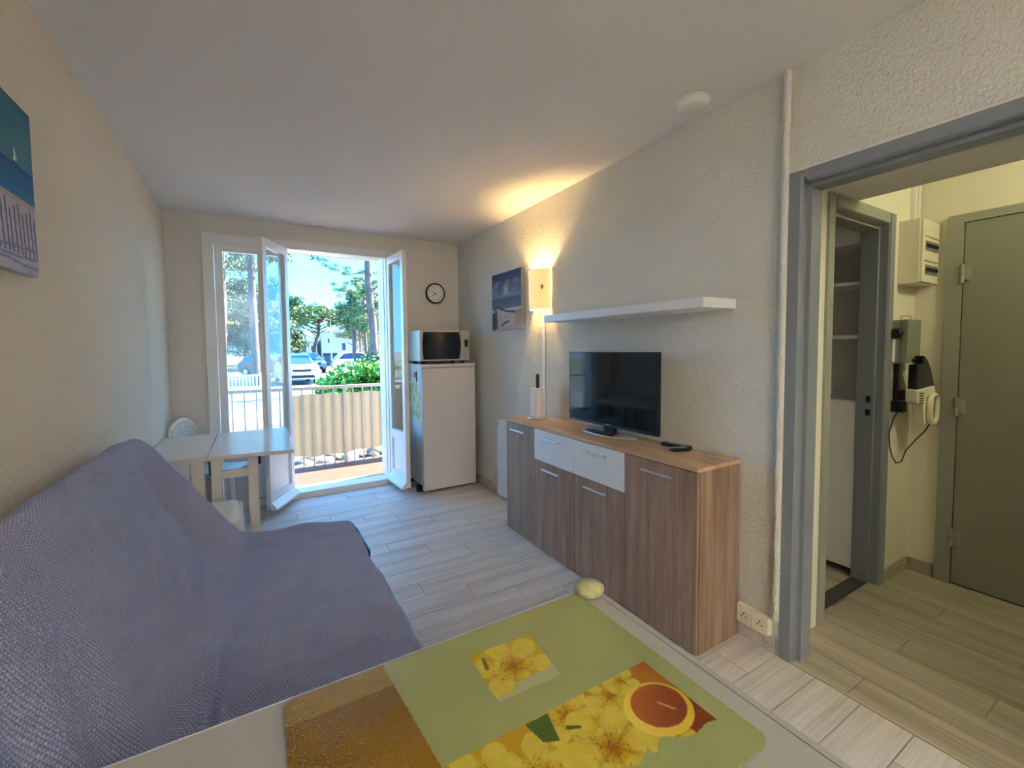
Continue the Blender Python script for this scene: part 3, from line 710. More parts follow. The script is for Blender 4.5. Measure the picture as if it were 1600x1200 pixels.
# ------------------------------------------------------------------ television
tv = thing('television', (1.83, 1.90, SZ), 'flat black television on a silver loop stand on the sideboard', 'television')
TY0, TY1, TZ0, TZ1, TX = 1.528, 2.258, 0.888, 1.338, 1.838
obj('casing', B(TX, TX + 0.022, TY0, TY1, TZ0, TZ1), M['black'], tv, bevel=0.002)
obj('back_housing', B(TX + 0.022, TX + 0.06, TY0 + 0.12, TY1 - 0.12, TZ0 + 0.03, TZ1 - 0.14), M['blackmatt'], tv, bevel=0.01)
obj('screen', B(TX - 0.0012, TX, TY0 + 0.006, TY1 - 0.006, TZ0 + 0.017, TZ1 - 0.006), M['screen'], tv)
text('logo', 'PHILIPS', 0.013, M['silver'], tv, (TX - 0.0016, 1.893, TZ0 + 0.0095), (0, -1, 0), (0, 0, 1))
bm = bmesh.new()
P = [(1.872, 2.09, SZ + 0.052), (1.868, 2.09, SZ + 0.012), (1.850, 2.09, SZ + 0.005)]
tube(bm, [(1.866, 2.125, SZ + 0.0055), (1.80, 2.075, SZ + 0.0055), (1.776, 2.03, SZ + 0.0055), (1.768, 1.95, SZ + 0.0055), (1.766, 1.87, SZ + 0.0055), (1.772, 1.81, SZ + 0.0055), (1.79, 1.775, SZ + 0.0055), (1.866, 1.70, SZ + 0.0055)], 0.0052, 10)
tube(bm, [(1.866, 2.125, SZ + 0.0055), (1.885, 2.10, SZ + 0.0055), (1.886, 1.73, SZ + 0.0055), (1.866, 1.70, SZ + 0.0055)], 0.0052, 10)
obj('stand', bm, M['chrome'], tv, smooth=True)
bm = bmesh.new(); box(bm, 1.850, 1.878, 1.86, 1.94, SZ + 0.004, TZ0 + 0.04); obj('neck', bm, M['blackmatt'], tv, bevel=0.003)

rc = thing('remote_control', (1.805, 1.93, SZ), 'black remote control lying inside the silver television stand', 'remote')
bm = bmesh.new(); prism(bm, rrect(1.789, 1.834, 1.835, 2.035, 0.012), 'z', SZ + 0.0002, SZ + 0.018); obj('body', bm, M['black'], rc, bevel=0.004)
bm = bmesh.new()
for i in range(6):
    for j in range(3): box(bm, 1.796 + j * 0.012, 1.803 + j * 0.012, 1.86 + i * 0.026, 1.872 + i * 0.026, SZ + 0.0178, SZ + 0.0192)
obj('buttons', bm, mat('grey rubber buttons', (70, 70, 74), 0.6), rc)
def small_remote(loc, rz, ln, label):
    r = thing('remote_control', loc, label, 'remote', rz=rz)
    bm = bmesh.new(); prism(bm, rrect(-0.021, 0.021, -ln / 2, ln / 2, 0.012), 'z', 0.0002, 0.019); obj('body', bm, M['black'], r, world=False, bevel=0.005)
    bm = bmesh.new()
    for i in range(5):
        for j in range(3): box(bm, -0.013 + j * 0.010, -0.007 + j * 0.010, -ln * 0.30 + i * 0.02, -ln * 0.30 + 0.01 + i * 0.02, 0.0188, 0.0203)
    obj('buttons', bm, M['silver'], r, world=False)
    return r
small_remote((1.902, 1.462, SZ), 0.15, 0.16, 'long black remote lying nearest the wall on the bare end of the sideboard')
small_remote((1.855, 1.405, SZ), 1.2, 0.10, 'short black remote lying in front of the longer one on the sideboard')

# ------------------------------------------------------------------ kitchen paper on its holder
kp = thing('paper_towel_holder', (1.835, 2.625, SZ), 'steel paper towel holder with a dark red rod at the far end of the sideboard', 'paper holder')
bm = bmesh.new(); lathe(bm, [(0.0, 0), (0.078, 0), (0.080, 0.004), (0.076, 0.012), (0.0, 0.014)], (1.835, 2.625, SZ), 'z', 28); obj('base', bm, M['chrome'], kp, smooth=True)
bm = bmesh.new(); lathe(bm, [(0.011, 0.012), (0.011, 0.20), (0.013, 0.21), (0.0135, 0.325), (0.012, 0.332), (0.0, 0.333)], (1.835, 2.625, SZ), 'z', 16); obj('rod', bm, M['burgundy'], kp, smooth=True)
bm = bmesh.new(); tube(bm, [(1.872, 2.556, SZ + 0.012), (1.868, 2.558, SZ + 0.09), (1.862, 2.566, SZ + 0.135), (1.860, 2.578, SZ + 0.12)], 0.003, 8); obj('tension_arm', bm, M['chrome'], kp, smooth=True)
kr = thing('paper_roll', (1.835, 2.625, SZ + 0.0145), 'nearly used white paper roll on the rod of its steel holder', 'paper roll')
bm = bmesh.new(); prof = []
n = 28
for z in (0.0, 0.215):
    prof.append([bm.verts.new((1.835 + 0.042 * math.cos(2 * PI * k / n), 2.625 + 0.042 * math.sin(2 * PI * k / n), SZ + 0.0146 + z)) for k in range(n)])
    prof.append([bm.verts.new((1.835 + 0.018 * math.cos(2 * PI * k / n), 2.625 + 0.018 * math.sin(2 * PI * k / n), SZ + 0.0146 + z)) for k in range(n)])
for k in range(n):
    q = (k + 1) % n
    bm.faces.new((prof[0][k], prof[0][q], prof[2][q], prof[2][k])); bm.faces.new((prof[1][q], prof[1][k], prof[3][k], prof[3][q])); bm.faces.new((prof[2][k], prof[2][q], prof[3][q], prof[3][k])); bm.faces.new((prof[0][q], prof[0][k], prof[1][k], prof[1][q]))
obj('sheets', bm, M['paper'], kr, smooth=True)
bm = bmesh.new(); rotbox(bm, (1.795, 2.643, SZ + 0.0146 + 0.1075), (0.0012, 0.036, 0.212), (0.92, 0.38, 0), (-0.38, 0.92, 0)); obj('loose_sheet', bm, M['paper'], kr)

# ------------------------------------------------------------------ wall shelf, wall heater strip
o = obj('wall_shelf', B(1.722, XR - 0.001, 1.195, 2.385, 1.540, 1.585), M['whitelam'], bevel=0.0015, seg=1); tag(o, 'long white floating shelf on the right wall above the television', 'shelf')
hp = thing('wall_heater', (1.94, 3.0, 0.10), 'slim white wall panel standing behind the far end of the sideboard', 'heater')
obj('panel', B(XR - 0.055, XR - 0.012, 2.80, 3.385, 0.02, 0.72), M['whiteplastic'], hp, bevel=0.006)
bm = bmesh.new(); box(bm, XR - 0.0575, XR - 0.054, 3.35, 3.372, 0.665, 0.69); obj('switch', bm, M['silver'], hp)

# ------------------------------------------------------------------ pictures
pr = thing('canvas_picture', (XR - 0.02, 3.25, 1.53), 'square canvas of a white boat on a beach on the right wall', 'picture')
obj('stretcher', B(XR - 0.028, XR - 0.003, 3.0, 3.50, 1.532, 2.035), mat('canvas edge', (120, 128, 140), 0.8), pr, bevel=0.001, seg=1)
def boat(u, v):   # u: 0 = far/left edge, 1 = near/right edge
    n1 = nz(u * 5, v * 9, 2.0); n2 = nz(u * 14, v * 26, 5.0)
    if v > 0.56:
        c = mixc((120, 134, 158), (44, 64, 104), (v - 0.56) / 0.44 * 1.1)
        if 0.60 < v < 0.86: c = mixc(c, (176, 180, 190), max(0, n1 * 1.5 + 0.15 + n2 * 0.5) * 0.75)
    elif v > 0.30:
        c = mixc((110, 122, 138), (76, 92, 118), (v - 0.30) / 0.26)
        if v < 0.36: c = mixc(c, (176, 176, 176), 0.5 + n2)
        if 0.33 < v < 0.37: c = mixc(c, (206, 204, 200), 0.7)
    else:
        c = mixc((196, 158, 148), (170, 132, 122), v / 0.3 + 0.3 * n2)
        if u < 0.12: c = (86, 74, 84)
    # hull seen from the bow
    rim = 0.455 - 0.24 * max(0, (u - 0.10)) ** 0.8 * 1.0 + 0.10 * max(0, u - 0.55)
    if 0.10 < u < 0.80 and v < rim and v > 0.02 - 0.0 * u + max(0, (u - 0.72)) * 1.6:
        c = mixc((204, 192, 178), (176, 166, 156), 0.5 + n2 * 0.8 + (0.45 - v))
        if v > rim - 0.03: c = (66, 62, 70)
        if u < 0.16 + 0.12 * (0.45 - v): c = (92, 84, 96)
    if inp(u, v, [(0.28, 0.045), (0.60, 0.135), (0.61, 0.16), (0.45, 0.13)]): c = (70, 48, 50)
    return c
def inp(u, v, P): return inpoly(u, v, P)
painted('print', (XR - 0.0285, 3.50, 1.532), (0, -0.50, 0), (0, 0, 0.503), 110, 110, boat, M['print'], pr)

pl = thing('canvas_picture', (XL + 0.02, 1.5, 1.597), 'blue seaside canvas with a sailboat and sand fence on the left wall', 'picture')
obj('stretcher', B(XL + 0.002, XL + 0.028, 1.13, 1.853, 1.597, 2.081), mat('white canvas edge', (190, 192, 200), 0.8), pl, bevel=0.001, seg=1)
def sea(u, v):    # u: 0 = near edge, 1 = far edge
    n1 = nz(u * 6, v * 10, 1.0); n2 = nz(u * 30, v * 22, 4.0)
    if v > 0.625:
        c = mixc((64, 122, 138), (24, 92, 122), (v - 0.625) / 0.375)
        c = mixc(c, (120, 150, 148), max(0, 0.25 * n1 + 0.12))
    elif v > 0.435:
        c = mixc((30, 116, 160), (14, 76, 128), (v - 0.43) / 0.195)
        if v > 0.60: c = (10, 66, 116)
        c = mixc(c, (60, 150, 180), 0.25 * max(0, n2))
    else:
        c = mixc((192, 180, 186), (172, 164, 178), 0.5 + n1)
        if v > 0.40: c = mixc(c, (176, 150, 132), 0.7)
        # leaning fence posts
        for k in range(22):
            uc = 0.30 + k * 0.034
            top = 0.37 + 0.03 * math.sin(k * 2.1)
            if 0.10 < v < top and abs(u - (uc + (top - v) * 0.07)) < 0.0055: c = (74, 72, 92)
        for vv in (0.055, 0.10, 0.14):
            if abs(v - vv - 0.012 * math.sin(u * 9 + vv * 40)) < 0.008: c = (120, 128, 166)
    if inpoly(u, v, [(0.835, 0.645), (0.862, 0.65), (0.843, 0.735)]): c = (224, 228, 226)
    if inpoly(u, v, [(0.828, 0.634), (0.870, 0.638), (0.864, 0.626), (0.832, 0.624)]): c = (40, 60, 80)
    return c
painted('print', (XL + 0.0285, 1.13, 1.597), (0, 0.723, 0), (0, 0, 0.484), 190, 120, sea, M['print'], pl)

# ------------------------------------------------------------------ wall lamp
ls = thing('wall_lamp', (XR - 0.06, 2.745, 1.66), 'lit cream wall lamp between the boat canvas and the shelf', 'lamp')
LY, LX = 2.742, XR
obj('wall_plate', B(LX - 0.012, LX, LY - 0.05, LY + 0.05, 1.66, 1.78), M['whiteplastic'], ls, bevel=0.003)
bm = bmesh.new(); n = 24; z0, z1 = 1.662, 1.965
def half(r, z): return [(LX - 0.004 - r * 0.86 * math.sin(PI * k / n), LY - r * math.cos(PI * k / n), z) for k in range(n + 1)]
ro, ri = 0.118, 0.114
lo = [bm.verts.new(p) for p in half(ro * 0.94, z0)]; hi = [bm.verts.new(p) for p in half(ro, z1)]
li = [bm.verts.new(p) for p in half(ri * 0.94, z0)]; hh = [bm.verts.new(p) for p in half(ri, z1)]
for k in range(n):
    bm.faces.new((lo[k], lo[k + 1], hi[k + 1], hi[k])); bm.faces.new((li[k + 1], li[k], hh[k], hh[k + 1])); bm.faces.new((hi[k], hi[k + 1], hh[k + 1], hh[k])); bm.faces.new((lo[k + 1], lo[k], li[k], li[k + 1]))
bmesh.ops.recalc_face_normals(bm, faces=bm.faces[:])
obj('lamp_shade', bm, M['shade'], ls, smooth=True)
bm = bmesh.new(); tube(bm, [(LX - 0.01, LY, 1.74), (LX - 0.055, LY, 1.74), (LX - 0.055, LY, 1.775)], 0.007, 8); obj('arm', bm, M['brass'], ls, smooth=True)
bm = bmesh.new(); ellipsoid(bm, (LX - 0.055, LY, 1.805), (0.022, 0.022, 0.032), 12, 8); obj('bulb', bm, M['bulb'], ls, smooth=True)
bm = bmesh.new()
for k in range(5):
    a = 2 * PI * k / 5; ellipsoid(bm, (LX - 0.072, LY - 0.096 + 0.011 * math.cos(a), 1.826 + 0.011 * math.sin(a)), (0.004, 0.008, 0.008), 8, 6)
ellipsoid(bm, (LX - 0.075, LY - 0.098, 1.826), (0.005, 0.005, 0.005), 8, 6); obj('ornament', bm, M['brass'], ls, smooth=True)
lp = bpy.data.objects.new('wall_lamp_light', bpy.data.lights.new('wall_lamp_light', 'POINT')); COL.objects.link(lp); lp.parent = ls
lp.location = Vector((LX - 0.055, LY, 1.86)) - wl(ls); lp.data.energy = 5.5; lp.data.color = (1.0, 0.66, 0.28); lp.data.shadow_soft_size = 0.03

# ------------------------------------------------------------------ clock
ck = thing('wall_clock', (1.688, YB - 0.02, 1.95), 'round white wall clock with a thick black rim above the microwave', 'clock')
cc = Vector((1.688, YB, 1.953))
bm = bmesh.new(); lathe(bm, [(0.0, -0.001), (0.103, -0.001), (0.108, -0.012), (0.107, -0.034), (0.101, -0.040), (0.0935, -0.036), (0.0935, -0.026), (0.0, -0.026)], cc, 'y', 40); obj('rim', bm, M['black'], ck, smooth=True)
bm = bmesh.new(); lathe(bm, [(0.0, -0.026), (0.0934, -0.026), (0.0934, -0.0275), (0.0, -0.0275)], cc, 'y', 40); obj('face', bm, mat('clock face', (236, 234, 228), 0.6), ck)
for k in range(1, 13):
    a = PI / 2 - k * PI / 6
    text('numeral', str(k), 0.024, M['blackmatt'], ck, cc + Vector((0.074 * math.cos(a), -0.0285, 0.074 * math.sin(a))), (1, 0, 0), (0, 0, 1))
for nm, ang, ln, wd, dy in (('hour_hand', math.radians(90 - 235), 0.045, 0.006, -0.0295), ('minute_hand', math.radians(90 - 300), 0.066, 0.0042, -0.0305)):
    bm = bmesh.new(); rotbox(bm, cc + Vector((math.cos(ang) * ln * 0.4, dy, math.sin(ang) * ln * 0.4)), (ln * 1.2, 0.001, wd), (math.cos(ang), 0, math.sin(ang)), (0, 1, 0), (-math.sin(ang), 0, math.cos(ang))); obj(nm, bm, M['blackmatt'], ck)

# ------------------------------------------------------------------ fridge, microwave
fr = thing('fridge', (1.62, 4.04, 0), 'white upright fridge beside the open window leaf, microwave on top', 'fridge')
fx0, fx1, fy0, fy1 = 1.352, 1.896, 3.800, 4.285
obj('cabinet', B(fx0 + 0.003, fx1 - 0.003, fy0 + 0.055, fy1, 0.055, 1.192), M['fridge_side'], fr, bevel=0.004)
obj('door', B(fx0, fx1, fy0, fy0 + 0.048, 0.022, 1.186), M['fridge'], fr, bevel=0.007, seg=3)
obj('top', B(fx0 - 0.006, fx1 + 0.004, fy0 - 0.003, fy1, 1.192, 1.222), M['fridge'], fr, bevel=0.006, seg=2)
obj('door_seal', B(fx0 + 0.012, fx1 - 0.012, fy0 + 0.048, fy0 + 0.055, 0.07, 1.18), mat('grey seal', (120, 120, 122), 0.7), fr)
obj('kick_plate', B(fx0 + 0.03, fx1 - 0.03, fy0 + 0.09, fy0 + 0.11, 0.012, 0.055), M['blackmatt'], fr)
for x in (fx0 + 0.03, fx1 - 0.03):
    for y in (fy0 + 0.075, fy1 - 0.04):
        bm = bmesh.new(); lathe(bm, [(0.0, 0), (0.020, 0), (0.020, 0.018), (0.012, 0.022), (0.012, 0.055), (0.0, 0.055)], (x, y, 0), 'z', 12); obj('foot', bm, M['rubber'], fr)
bm = bmesh.new(); lathe(bm, [(0.0, 0.0), (0.030, 0.0), (0.030, 0.052), (0.0, 0.052)], (fx0 - 0.015, fy0 + 0.10, 0.001), 'z', 14); 
o = obj('door_stop', bm, M['rubber'], smooth=True); tag(o, 'small black rubber door stop on the floor beside the fridge', 'door stop')
obj('badge', B(1.603, 1.637, fy0 - 0.0012, fy0 + 0.001, 1.090, 1.100), M['silver'], fr)
# map sticker on the side of the fridge
ms = thing('map_sticker', (fx0 + 0.002, 4.05, 0.7), 'map shaped green sticker on the left side of the fridge', 'sticker')
def fmap(u, v):
    r = math.hypot((u - 0.5) * 1.9, (v - 0.55) * 1.9) + 0.35 * nz(u * 4, v * 4, 3) + 0.15 * nz(u * 11, v * 11, 8)
    if r > 0.88: return None
    k = nz(u * 7, v * 9, 1.0)
    return mixc((168, 184, 140), (212, 206, 158), 0.5 + k) if k > -0.2 else (150, 174, 150)
painted('print', (fx0 + 0.0022, fy0 + 0.42, 0.62), (0, -0.36, 0), (0, 0, 0.42), 60, 66, fmap, M['print'], ms)
o = obj('fridge_magnet', B(fx0 - 0.004, fx0 + 0.0028, fy0 + 0.20, fy0 + 0.235, 1.09, 1.14), mat('red magnet', (186, 92, 92), 0.5), bevel=0.002); tag(o, 'small reddish magnet high on the left side of the fridge', 'magnet')
o = obj('fridge_magnet', B(fx0 - 0.004, fx0 + 0.0028, fy0 + 0.16, fy0 + 0.175, 1.05, 1.15), mat('dark magnet', (44, 46, 60), 0.5), bevel=0.002); tag(o, 'narrow dark magnet beside the reddish one on the fridge side', 'magnet')

mw = thing('microwave', (1.59, 3.99, 1.222), 'silver microwave with a dark door on top of the white fridge', 'microwave')
mx0, mx1, my0, my1, mz0, mz1 = 1.338, 1.846, 3.812, 4.165, 1.252, 1.540
obj('casing', B(mx0, mx1, my0 + 0.02, my1, mz0, mz1), M['silver'], mw, bevel=0.004)
obj('front_panel', B(1.762, mx1, my0, my0 + 0.02, mz0, mz1), M['silver'], mw, bevel=0.003)
dr = obj('door', B(mx0, 1.758, my0, my0 + 0.02, mz0, mz1), M['silver'], mw, bevel=0.003)
bm = bmesh.new()
L_ = []
for k in range(13):
    s = -1 + 2 * k / 12; L_.append((1.372 - 0.010 * (1 - s * s), 1.396 + 0.130 * s))
R_ = []
for k in range(13):
    s = 1 - 2 * k / 12; R_.append((1.733 + 0.020 * (1 - s * s), 1.396 + 0.130 * s))
prism(bm, L_[::1] + R_, 'y', my0 - 0.003, my0 + 0.001); obj('window', bm, M['ovenglass'], dr)
obj('display', B(1.795, 1.832, my0 - 0.002, my0 + 0.001, 1.385, 1.452), M['screen'], mw)
bm = bmesh.new(); lathe(bm, [(0.0, -0.020), (0.016, -0.020), (0.018, -0.016), (0.020, 0.0), (0.0, 0.0)], (1.813, my0, 1.303), 'y', 20); obj('knob', bm, M['chrome'], mw, smooth=True)
bm = bmesh.new()
for k in range(3): box(bm, 1.798, 1.830, my0 - 0.0015, my0 + 0.001, 1.338 + k * 0.012, 1.345 + k * 0.012)
obj('buttons', bm, M['whiteplastic'], mw)
for x in (mx0 + 0.05, mx1 - 0.05):
    for y in (my0 + 0.06, my1 - 0.05):
        bm = bmesh.new(); lathe(bm, [(0.0, 0), (0.02, 0), (0.018, 0.0305), (0.0, 0.0305)], (x, y, 1.222), 'z', 12); obj('foot', bm, M['rubber'], mw)
obj('base_plate', B(mx0 + 0.006, mx1 - 0.006, my0 + 0.022, my1 - 0.01, mz0 - 0.008, mz0), M['blackmatt'], mw)

# ------------------------------------------------------------------ drop-leaf table and chairs by the window
t2 = thing('drop_leaf_table', (-0.2, 3.42, 0), 'white drop leaf table in the corner by the window', 'table')
obj('tabletop', B(XL + 0.013, -0.2665, 3.03, 3.868, 0.716, 0.74), M['tabletop'], t2, bevel=0.003)
bm = bmesh.new(); prism(bm, [(-0.2635, 3.03), (0.200, 2.965), (0.204, 3.855), (-0.2635, 3.868)], 'z', 0.716, 0.74); obj('flap', bm, M['tabletop'], t2, bevel=0.003)
for x in (-0.225, -0.030): obj('leg', B(x - 0.026, x + 0.026, 3.05, 3.092, 0, 0.716), M['tabletop'], t2, bevel=0.003)
obj('rail', B(-0.199, -0.056, 3.06, 3.084, 0.588, 0.636), M['tabletop'], t2)
bm = bmesh.new(); box(bm, -0.199, -0.056, 3.06, 3.084, 0.12, 0.165); obj('rail', bm, M['tabletop'], t2)
obj('side_board', B(-0.35, -0.285, 3.055, 3.08, 0.0, 0.716), M['tabletop'], t2, bevel=0.002)
obj('side_board', B(-0.575, -0.36, 3.06, 3.08, 0.05, 0.716), M['whitelam'], t2, bevel=0.002)
for x in (-0.565, -0.285): obj('leg', B(x - 0.02, x + 0.02, 3.79, 3.83, 0, 0.716), M['tabletop'], t2, bevel=0.003)
obj('rail', B(-0.545, -0.305, 3.80, 3.82, 0.64, 0.716), M['tabletop'], t2)
bm = bmesh.new(); box(bm, -0.262, -0.252, 3.052, 3.068, 0.62, 0.70); obj('bracket', bm, M['blackmatt'], t2)
bm = bmesh.new(); box(bm, -0.003, 0.012, 3.052, 3.068, 0.655, 0.705); obj('bracket', bm, M['blackmatt'], t2)

# plastic stool (near side)
st = thing('stool', (-0.25, 2.80, 0), 'white moulded plastic stool between the sofa end and the drop leaf table', 'stool')
bm = bmesh.new(); n = 14
prof = [(-0.44, 0.470), (-0.30, 0.476), (-0.18, 0.474)] + [(-0.145 + 0.045 * math.sin(PI / 2 * k / 8), 0.428 + 0.045 * math.cos(PI / 2 * k / 8)) for k in range(9)] + [(-0.096, 0.36)]
inner = [(q[0] - (0.0 if i < 3 else 0.008), q[1] - 0.010) for i, q in enumerate(prof)]
prism(bm, prof + inner[::-1], 'y', 2.60, 2.985)
obj('seat', bm, M['whiteplastic'], st, smooth=True)
for x, y, dx in ((-0.115, 2.63, 0.012), (-0.115, 2.955, 0.012), (-0.43, 2.63, -0.02), (-0.43, 2.955, -0.02)):
    bm = bmesh.new(); tube(bm, [(x, y, 0.462), (x + dx * 0.6, y, 0.36), (x + dx, y, 0.0)], [0.024, 0.022, 0.016], 8); obj('leg', bm, M['whiteplastic'], st, smooth=True)
# plastic chair with a lattice back on the far side of the table
ch = thing('garden_chair', (-0.40, 4.02, 0), 'white plastic chair with a lattice back on the far side of the drop leaf table', 'chair', rz=0)
def latt():
    R = Matrix.Rotation(math.radians(70), 3, 'Z'); c = Vector((-0.455, 4.09, 0))
    def W(u, n, z): return c + R @ Vector((u, n, 0)) + Vector((0, 0, z))
    bm = bmesh.new()
    # arched outline and crossing strips between two uprights
    top = lambda s: 0.775 + 0.062 * (1 - (s / 0.17) ** 2)
    tube(bm, [W(-0.17, 0.02, 0.44), W(-0.172, 0.045, 0.62), W(-0.165, 0.06, 0.755)] + [W(s, 0.065, top(s)) for s in (-0.14, -0.09, -0.04, 0.0, 0.04, 0.09, 0.14)] + [W(0.165, 0.06, 0.755), W(0.172, 0.045, 0.62), W(0.17, 0.02, 0.44)], 0.011, 8)
    obj('back_frame', bm, M['whiteplastic'], ch, smooth=True)
    bm = bmesh.new()
    for k in range(-5, 6):
        s0 = k * 0.032
        for d in (-1, 1):
            s1 = s0 + d * 0.15
            z0_, z1_ = 0.50, top(max(-0.165, min(0.165, s0))) - 0.005
            a, b = W(s0, 0.063, z1_), W(max(-0.165, min(0.165, s1)), 0.035, z1_ - abs(max(-0.165, min(0.165, s1)) - s0) * 1.9)
            tube(bm, [a, b], 0.0058, 6)
    obj('lattice', bm, M['whiteplastic'], ch, smooth=True)
    bm = bmesh.new()
    for (u_, n_) in ((-0.17, -0.36), (0.17, -0.36), (0.17, 0.02), (-0.17, 0.02)): bm.verts.new(W(u_, n_, 0.44))
    f = bm.faces.new(bm.verts[:]); r = bmesh.ops.extrude_face_region(bm, geom=[f])
    for v in r['geom']:
        if isinstance(v, bmesh.types.BMVert): v.co.z -= 0.025
    bmesh.ops.recalc_face_normals(bm, faces=bm.faces[:]); obj('seat', bm, M['whiteplastic'], ch, bevel=0.008)
    for (u_, n_) in ((-0.15, -0.34), (0.15, -0.34), (0.15, 0.0), (-0.15, 0.0)):
        bm = bmesh.new(); tube(bm, [W(u_, n_, 0.43), W(u_ * 1.06, n_ * 1.03, 0.0)], [0.02, 0.014], 8); obj('leg', bm, M['whiteplastic'], ch, smooth=True)
latt()

# ------------------------------------------------------------------ sockets, smoke detector
so = thing('wall_socket', (XR - 0.02, 1.075, 0.075), 'double white wall socket low on the wall beside the sideboard', 'socket')
for y0 in (1.006, 1.077):
    pb = obj('socket_plate', B(XR - 0.034, XR - 0.0005, y0, y0 + 0.069, 0.078, 0.158), M['creamplastic'], so, bevel=0.003)
    bm = bmesh.new(); lathe(bm, [(0.0, -0.0350), (0.020, -0.0350), (0.023, -0.0356), (0.026, -0.0356), (0.026, -0.033), (0.0, -0.033)], (XR, y0 + 0.0345, 0.118), 'x', 20); obj('rim', bm, M['creamplastic'], pb, smooth=True)
    bm = bmesh.new()
    for dy in (-0.0095, 0.0095): lathe(bm, [(0.0, -0.0358), (0.0032, -0.0358), (0.0032, -0.034), (0.0, -0.034)], (XR, y0 + 0.0345 + dy, 0.113), 'x', 10)
    lathe(bm, [(0.0, -0.0385), (0.003, -0.0385), (0.003, -0.034), (0.0, -0.034)], (XR, y0 + 0.0345, 0.128), 'x', 10)
    obj('contacts', bm, M['blackmatt'], pb)
sd = thing('smoke_detector', (1.80, 1.33, 2.5), 'round white smoke detector on the ceiling near the right wall', 'smoke detector')
bm = bmesh.new(); lathe(bm, [(0.0, 0.0), (0.075, 0.0), (0.078, -0.012), (0.070, -0.030), (0.055, -0.038), (0.0, -0.040)], (1.80, 1.32, 2.4995), 'z', 32); obj('housing', bm, M['ceil'], sd, smooth=True)
bm = bmesh.new(); lathe(bm, [(0.080, 0.0), (0.084, -0.002), (0.084, -0.006), (0.079, -0.008)], (1.80, 1.32, 2.4995), 'z', 32); obj('base_ring', bm, M['whiteplastic'], sd, smooth=True)

# ------------------------------------------------------------------ hall: fuse box, grey box, hand vacuum, trunking
fb = thing('fuse_box', (3.28, 0.95, 1.70), 'cream fuse box with two rows of breakers high in the hall corner', 'fuse box')
obj('housing', B(3.157, 3.409, 0.905, YC - 0.0005, 1.703, 2.05), M['creamplastic'], fb, bevel=0.004)
obj('cover', B(3.163, 3.403, 0.893, 0.905, 1.708, 2.045), M['creamplastic'], fb, bevel=0.006)
for z in (1.905, 1.775):
    bm = bmesh.new(); box(bm, 3.205, 3.385, 0.8905, 0.8932, z - 0.026, z + 0.026); bo = obj('breaker_row', bm, mat('grey breaker face', (120, 120, 112), 0.5), fb)
    bm = bmesh.new()
    for k in range(6): box(bm, 3.213 + k * 0.0285, 3.232 + k * 0.0285, 0.885, 0.8906, z - 0.008, z + 0.010)
    obj('toggles', bm, M['black'], bo)
    bm = bmesh.new(); box(bm, 3.195, 3.392, 0.8885, 0.8932, z + 0.045, z + 0.052); obj('label_strip', bm, mat('label strip', (206, 176, 110), 0.5), fb)
tr = struct('trim_5', B(3.305, 3.345, YC - 0.02, YC, 2.05, H), M['whiteplastic'])
tr = struct('trim_6', B(3.36, 3.395, YC - 0.02, YC, 2.05, H), M['whiteplastic'])
gb = thing('metal_box', (3.2, 0.96, 1.25), 'grey metal box with a black knob on the hall wall under the fuse box', 'box')
obj('body', B(3.118, 3.305, 0.955, YC - 0.0005, 1.262, 1.500), M['greydoor'], gb, bevel=0.003)
obj('lid', B(3.116, 3.307, 0.928, 0.952, 1.260, 1.502), M['greydoor'], gb, bevel=0.004)
bm = bmesh.new(); lathe(bm, [(0.0, -0.055), (0.024, -0.053), (0.031, -0.040), (0.031, -0.026), (0.022, -0.014), (0.012, -0.010), (0.012, 0.0), (0.0, 0.0)], (3.118, 0.968, 1.425), 'x', 20); obj('knob', bm, M['black'], gb, smooth=True)
bm = bmesh.new(); tube(bm, [(3.13, 0.962, 1.50), (3.135, 0.962, 1.522), (3.20, 0.955, 1.526), (3.25, 0.955, 1.518), (3.255, 0.955, 1.50)], 0.003, 6); obj('bail', bm, M['chrome'], gb, smooth=True)
obj('mounting_plate', B(3.085, 3.118, YC - 0.014, YC - 0.0005, 1.265, 1.40), M['whiteplastic'], gb)

hv = thing('hand_vacuum', (3.25, 0.94, 0.9), 'black and white hand vacuum hanging on the hall wall below the grey box', 'vacuum')
vy0, vy1 = 0.872, 0.924
sail = [(3.105, 1.12), (3.11, 1.255), (3.186, 1.2585), (3.192, 1.302), (3.215, 1.296), (3.255, 1.272), (3.295, 1.236), (3.325, 1.195), (3.350, 1.150), (3.362, 1.118), (3.25, 1.105)]
bm = bmesh.new(); prism(bm, sail, 'y', vy0 + 0.006, vy1 - 0.006); obj('dust_bowl', bm, mat('smoked plastic', (18, 17, 16), 0.15), hv, bevel=0.004, seg=2)
body = [(3.120, 1.118), (3.300, 1.128), (3.372, 1.130), (3.390, 1.105), (3.393, 1.03), (3.385, 0.965), (3.360, 0.925), (3.300, 0.912), (3.245, 0.918), (3.232, 0.96), (3.215, 1.03), (3.165, 1.035), (3.125, 1.05)]
body = [(a - 0.025, b) for a, b in body]
bm = bmesh.new(); prism(bm, body, 'y', vy0, vy1); obj('body', bm, M['creamplastic'], hv, bevel=0.010, seg=3)
bm = bmesh.new(); P_ = []
for k in range(24):
    a = 2 * PI * k / 24; ca, sa = math.cos(a), math.sin(a)
    P_.append((3.285 + 0.052 * (abs(ca) ** 0.7) * (1 if ca > 0 else -1), vy0 - 0.014, 1.005 + 0.078 * (abs(sa) ** 0.7) * (1 if sa > 0 else -1)))
tube(bm, P_, 0.013, 8, closed=True); obj('handle', bm, M['creamplastic'], hv, smooth=True)
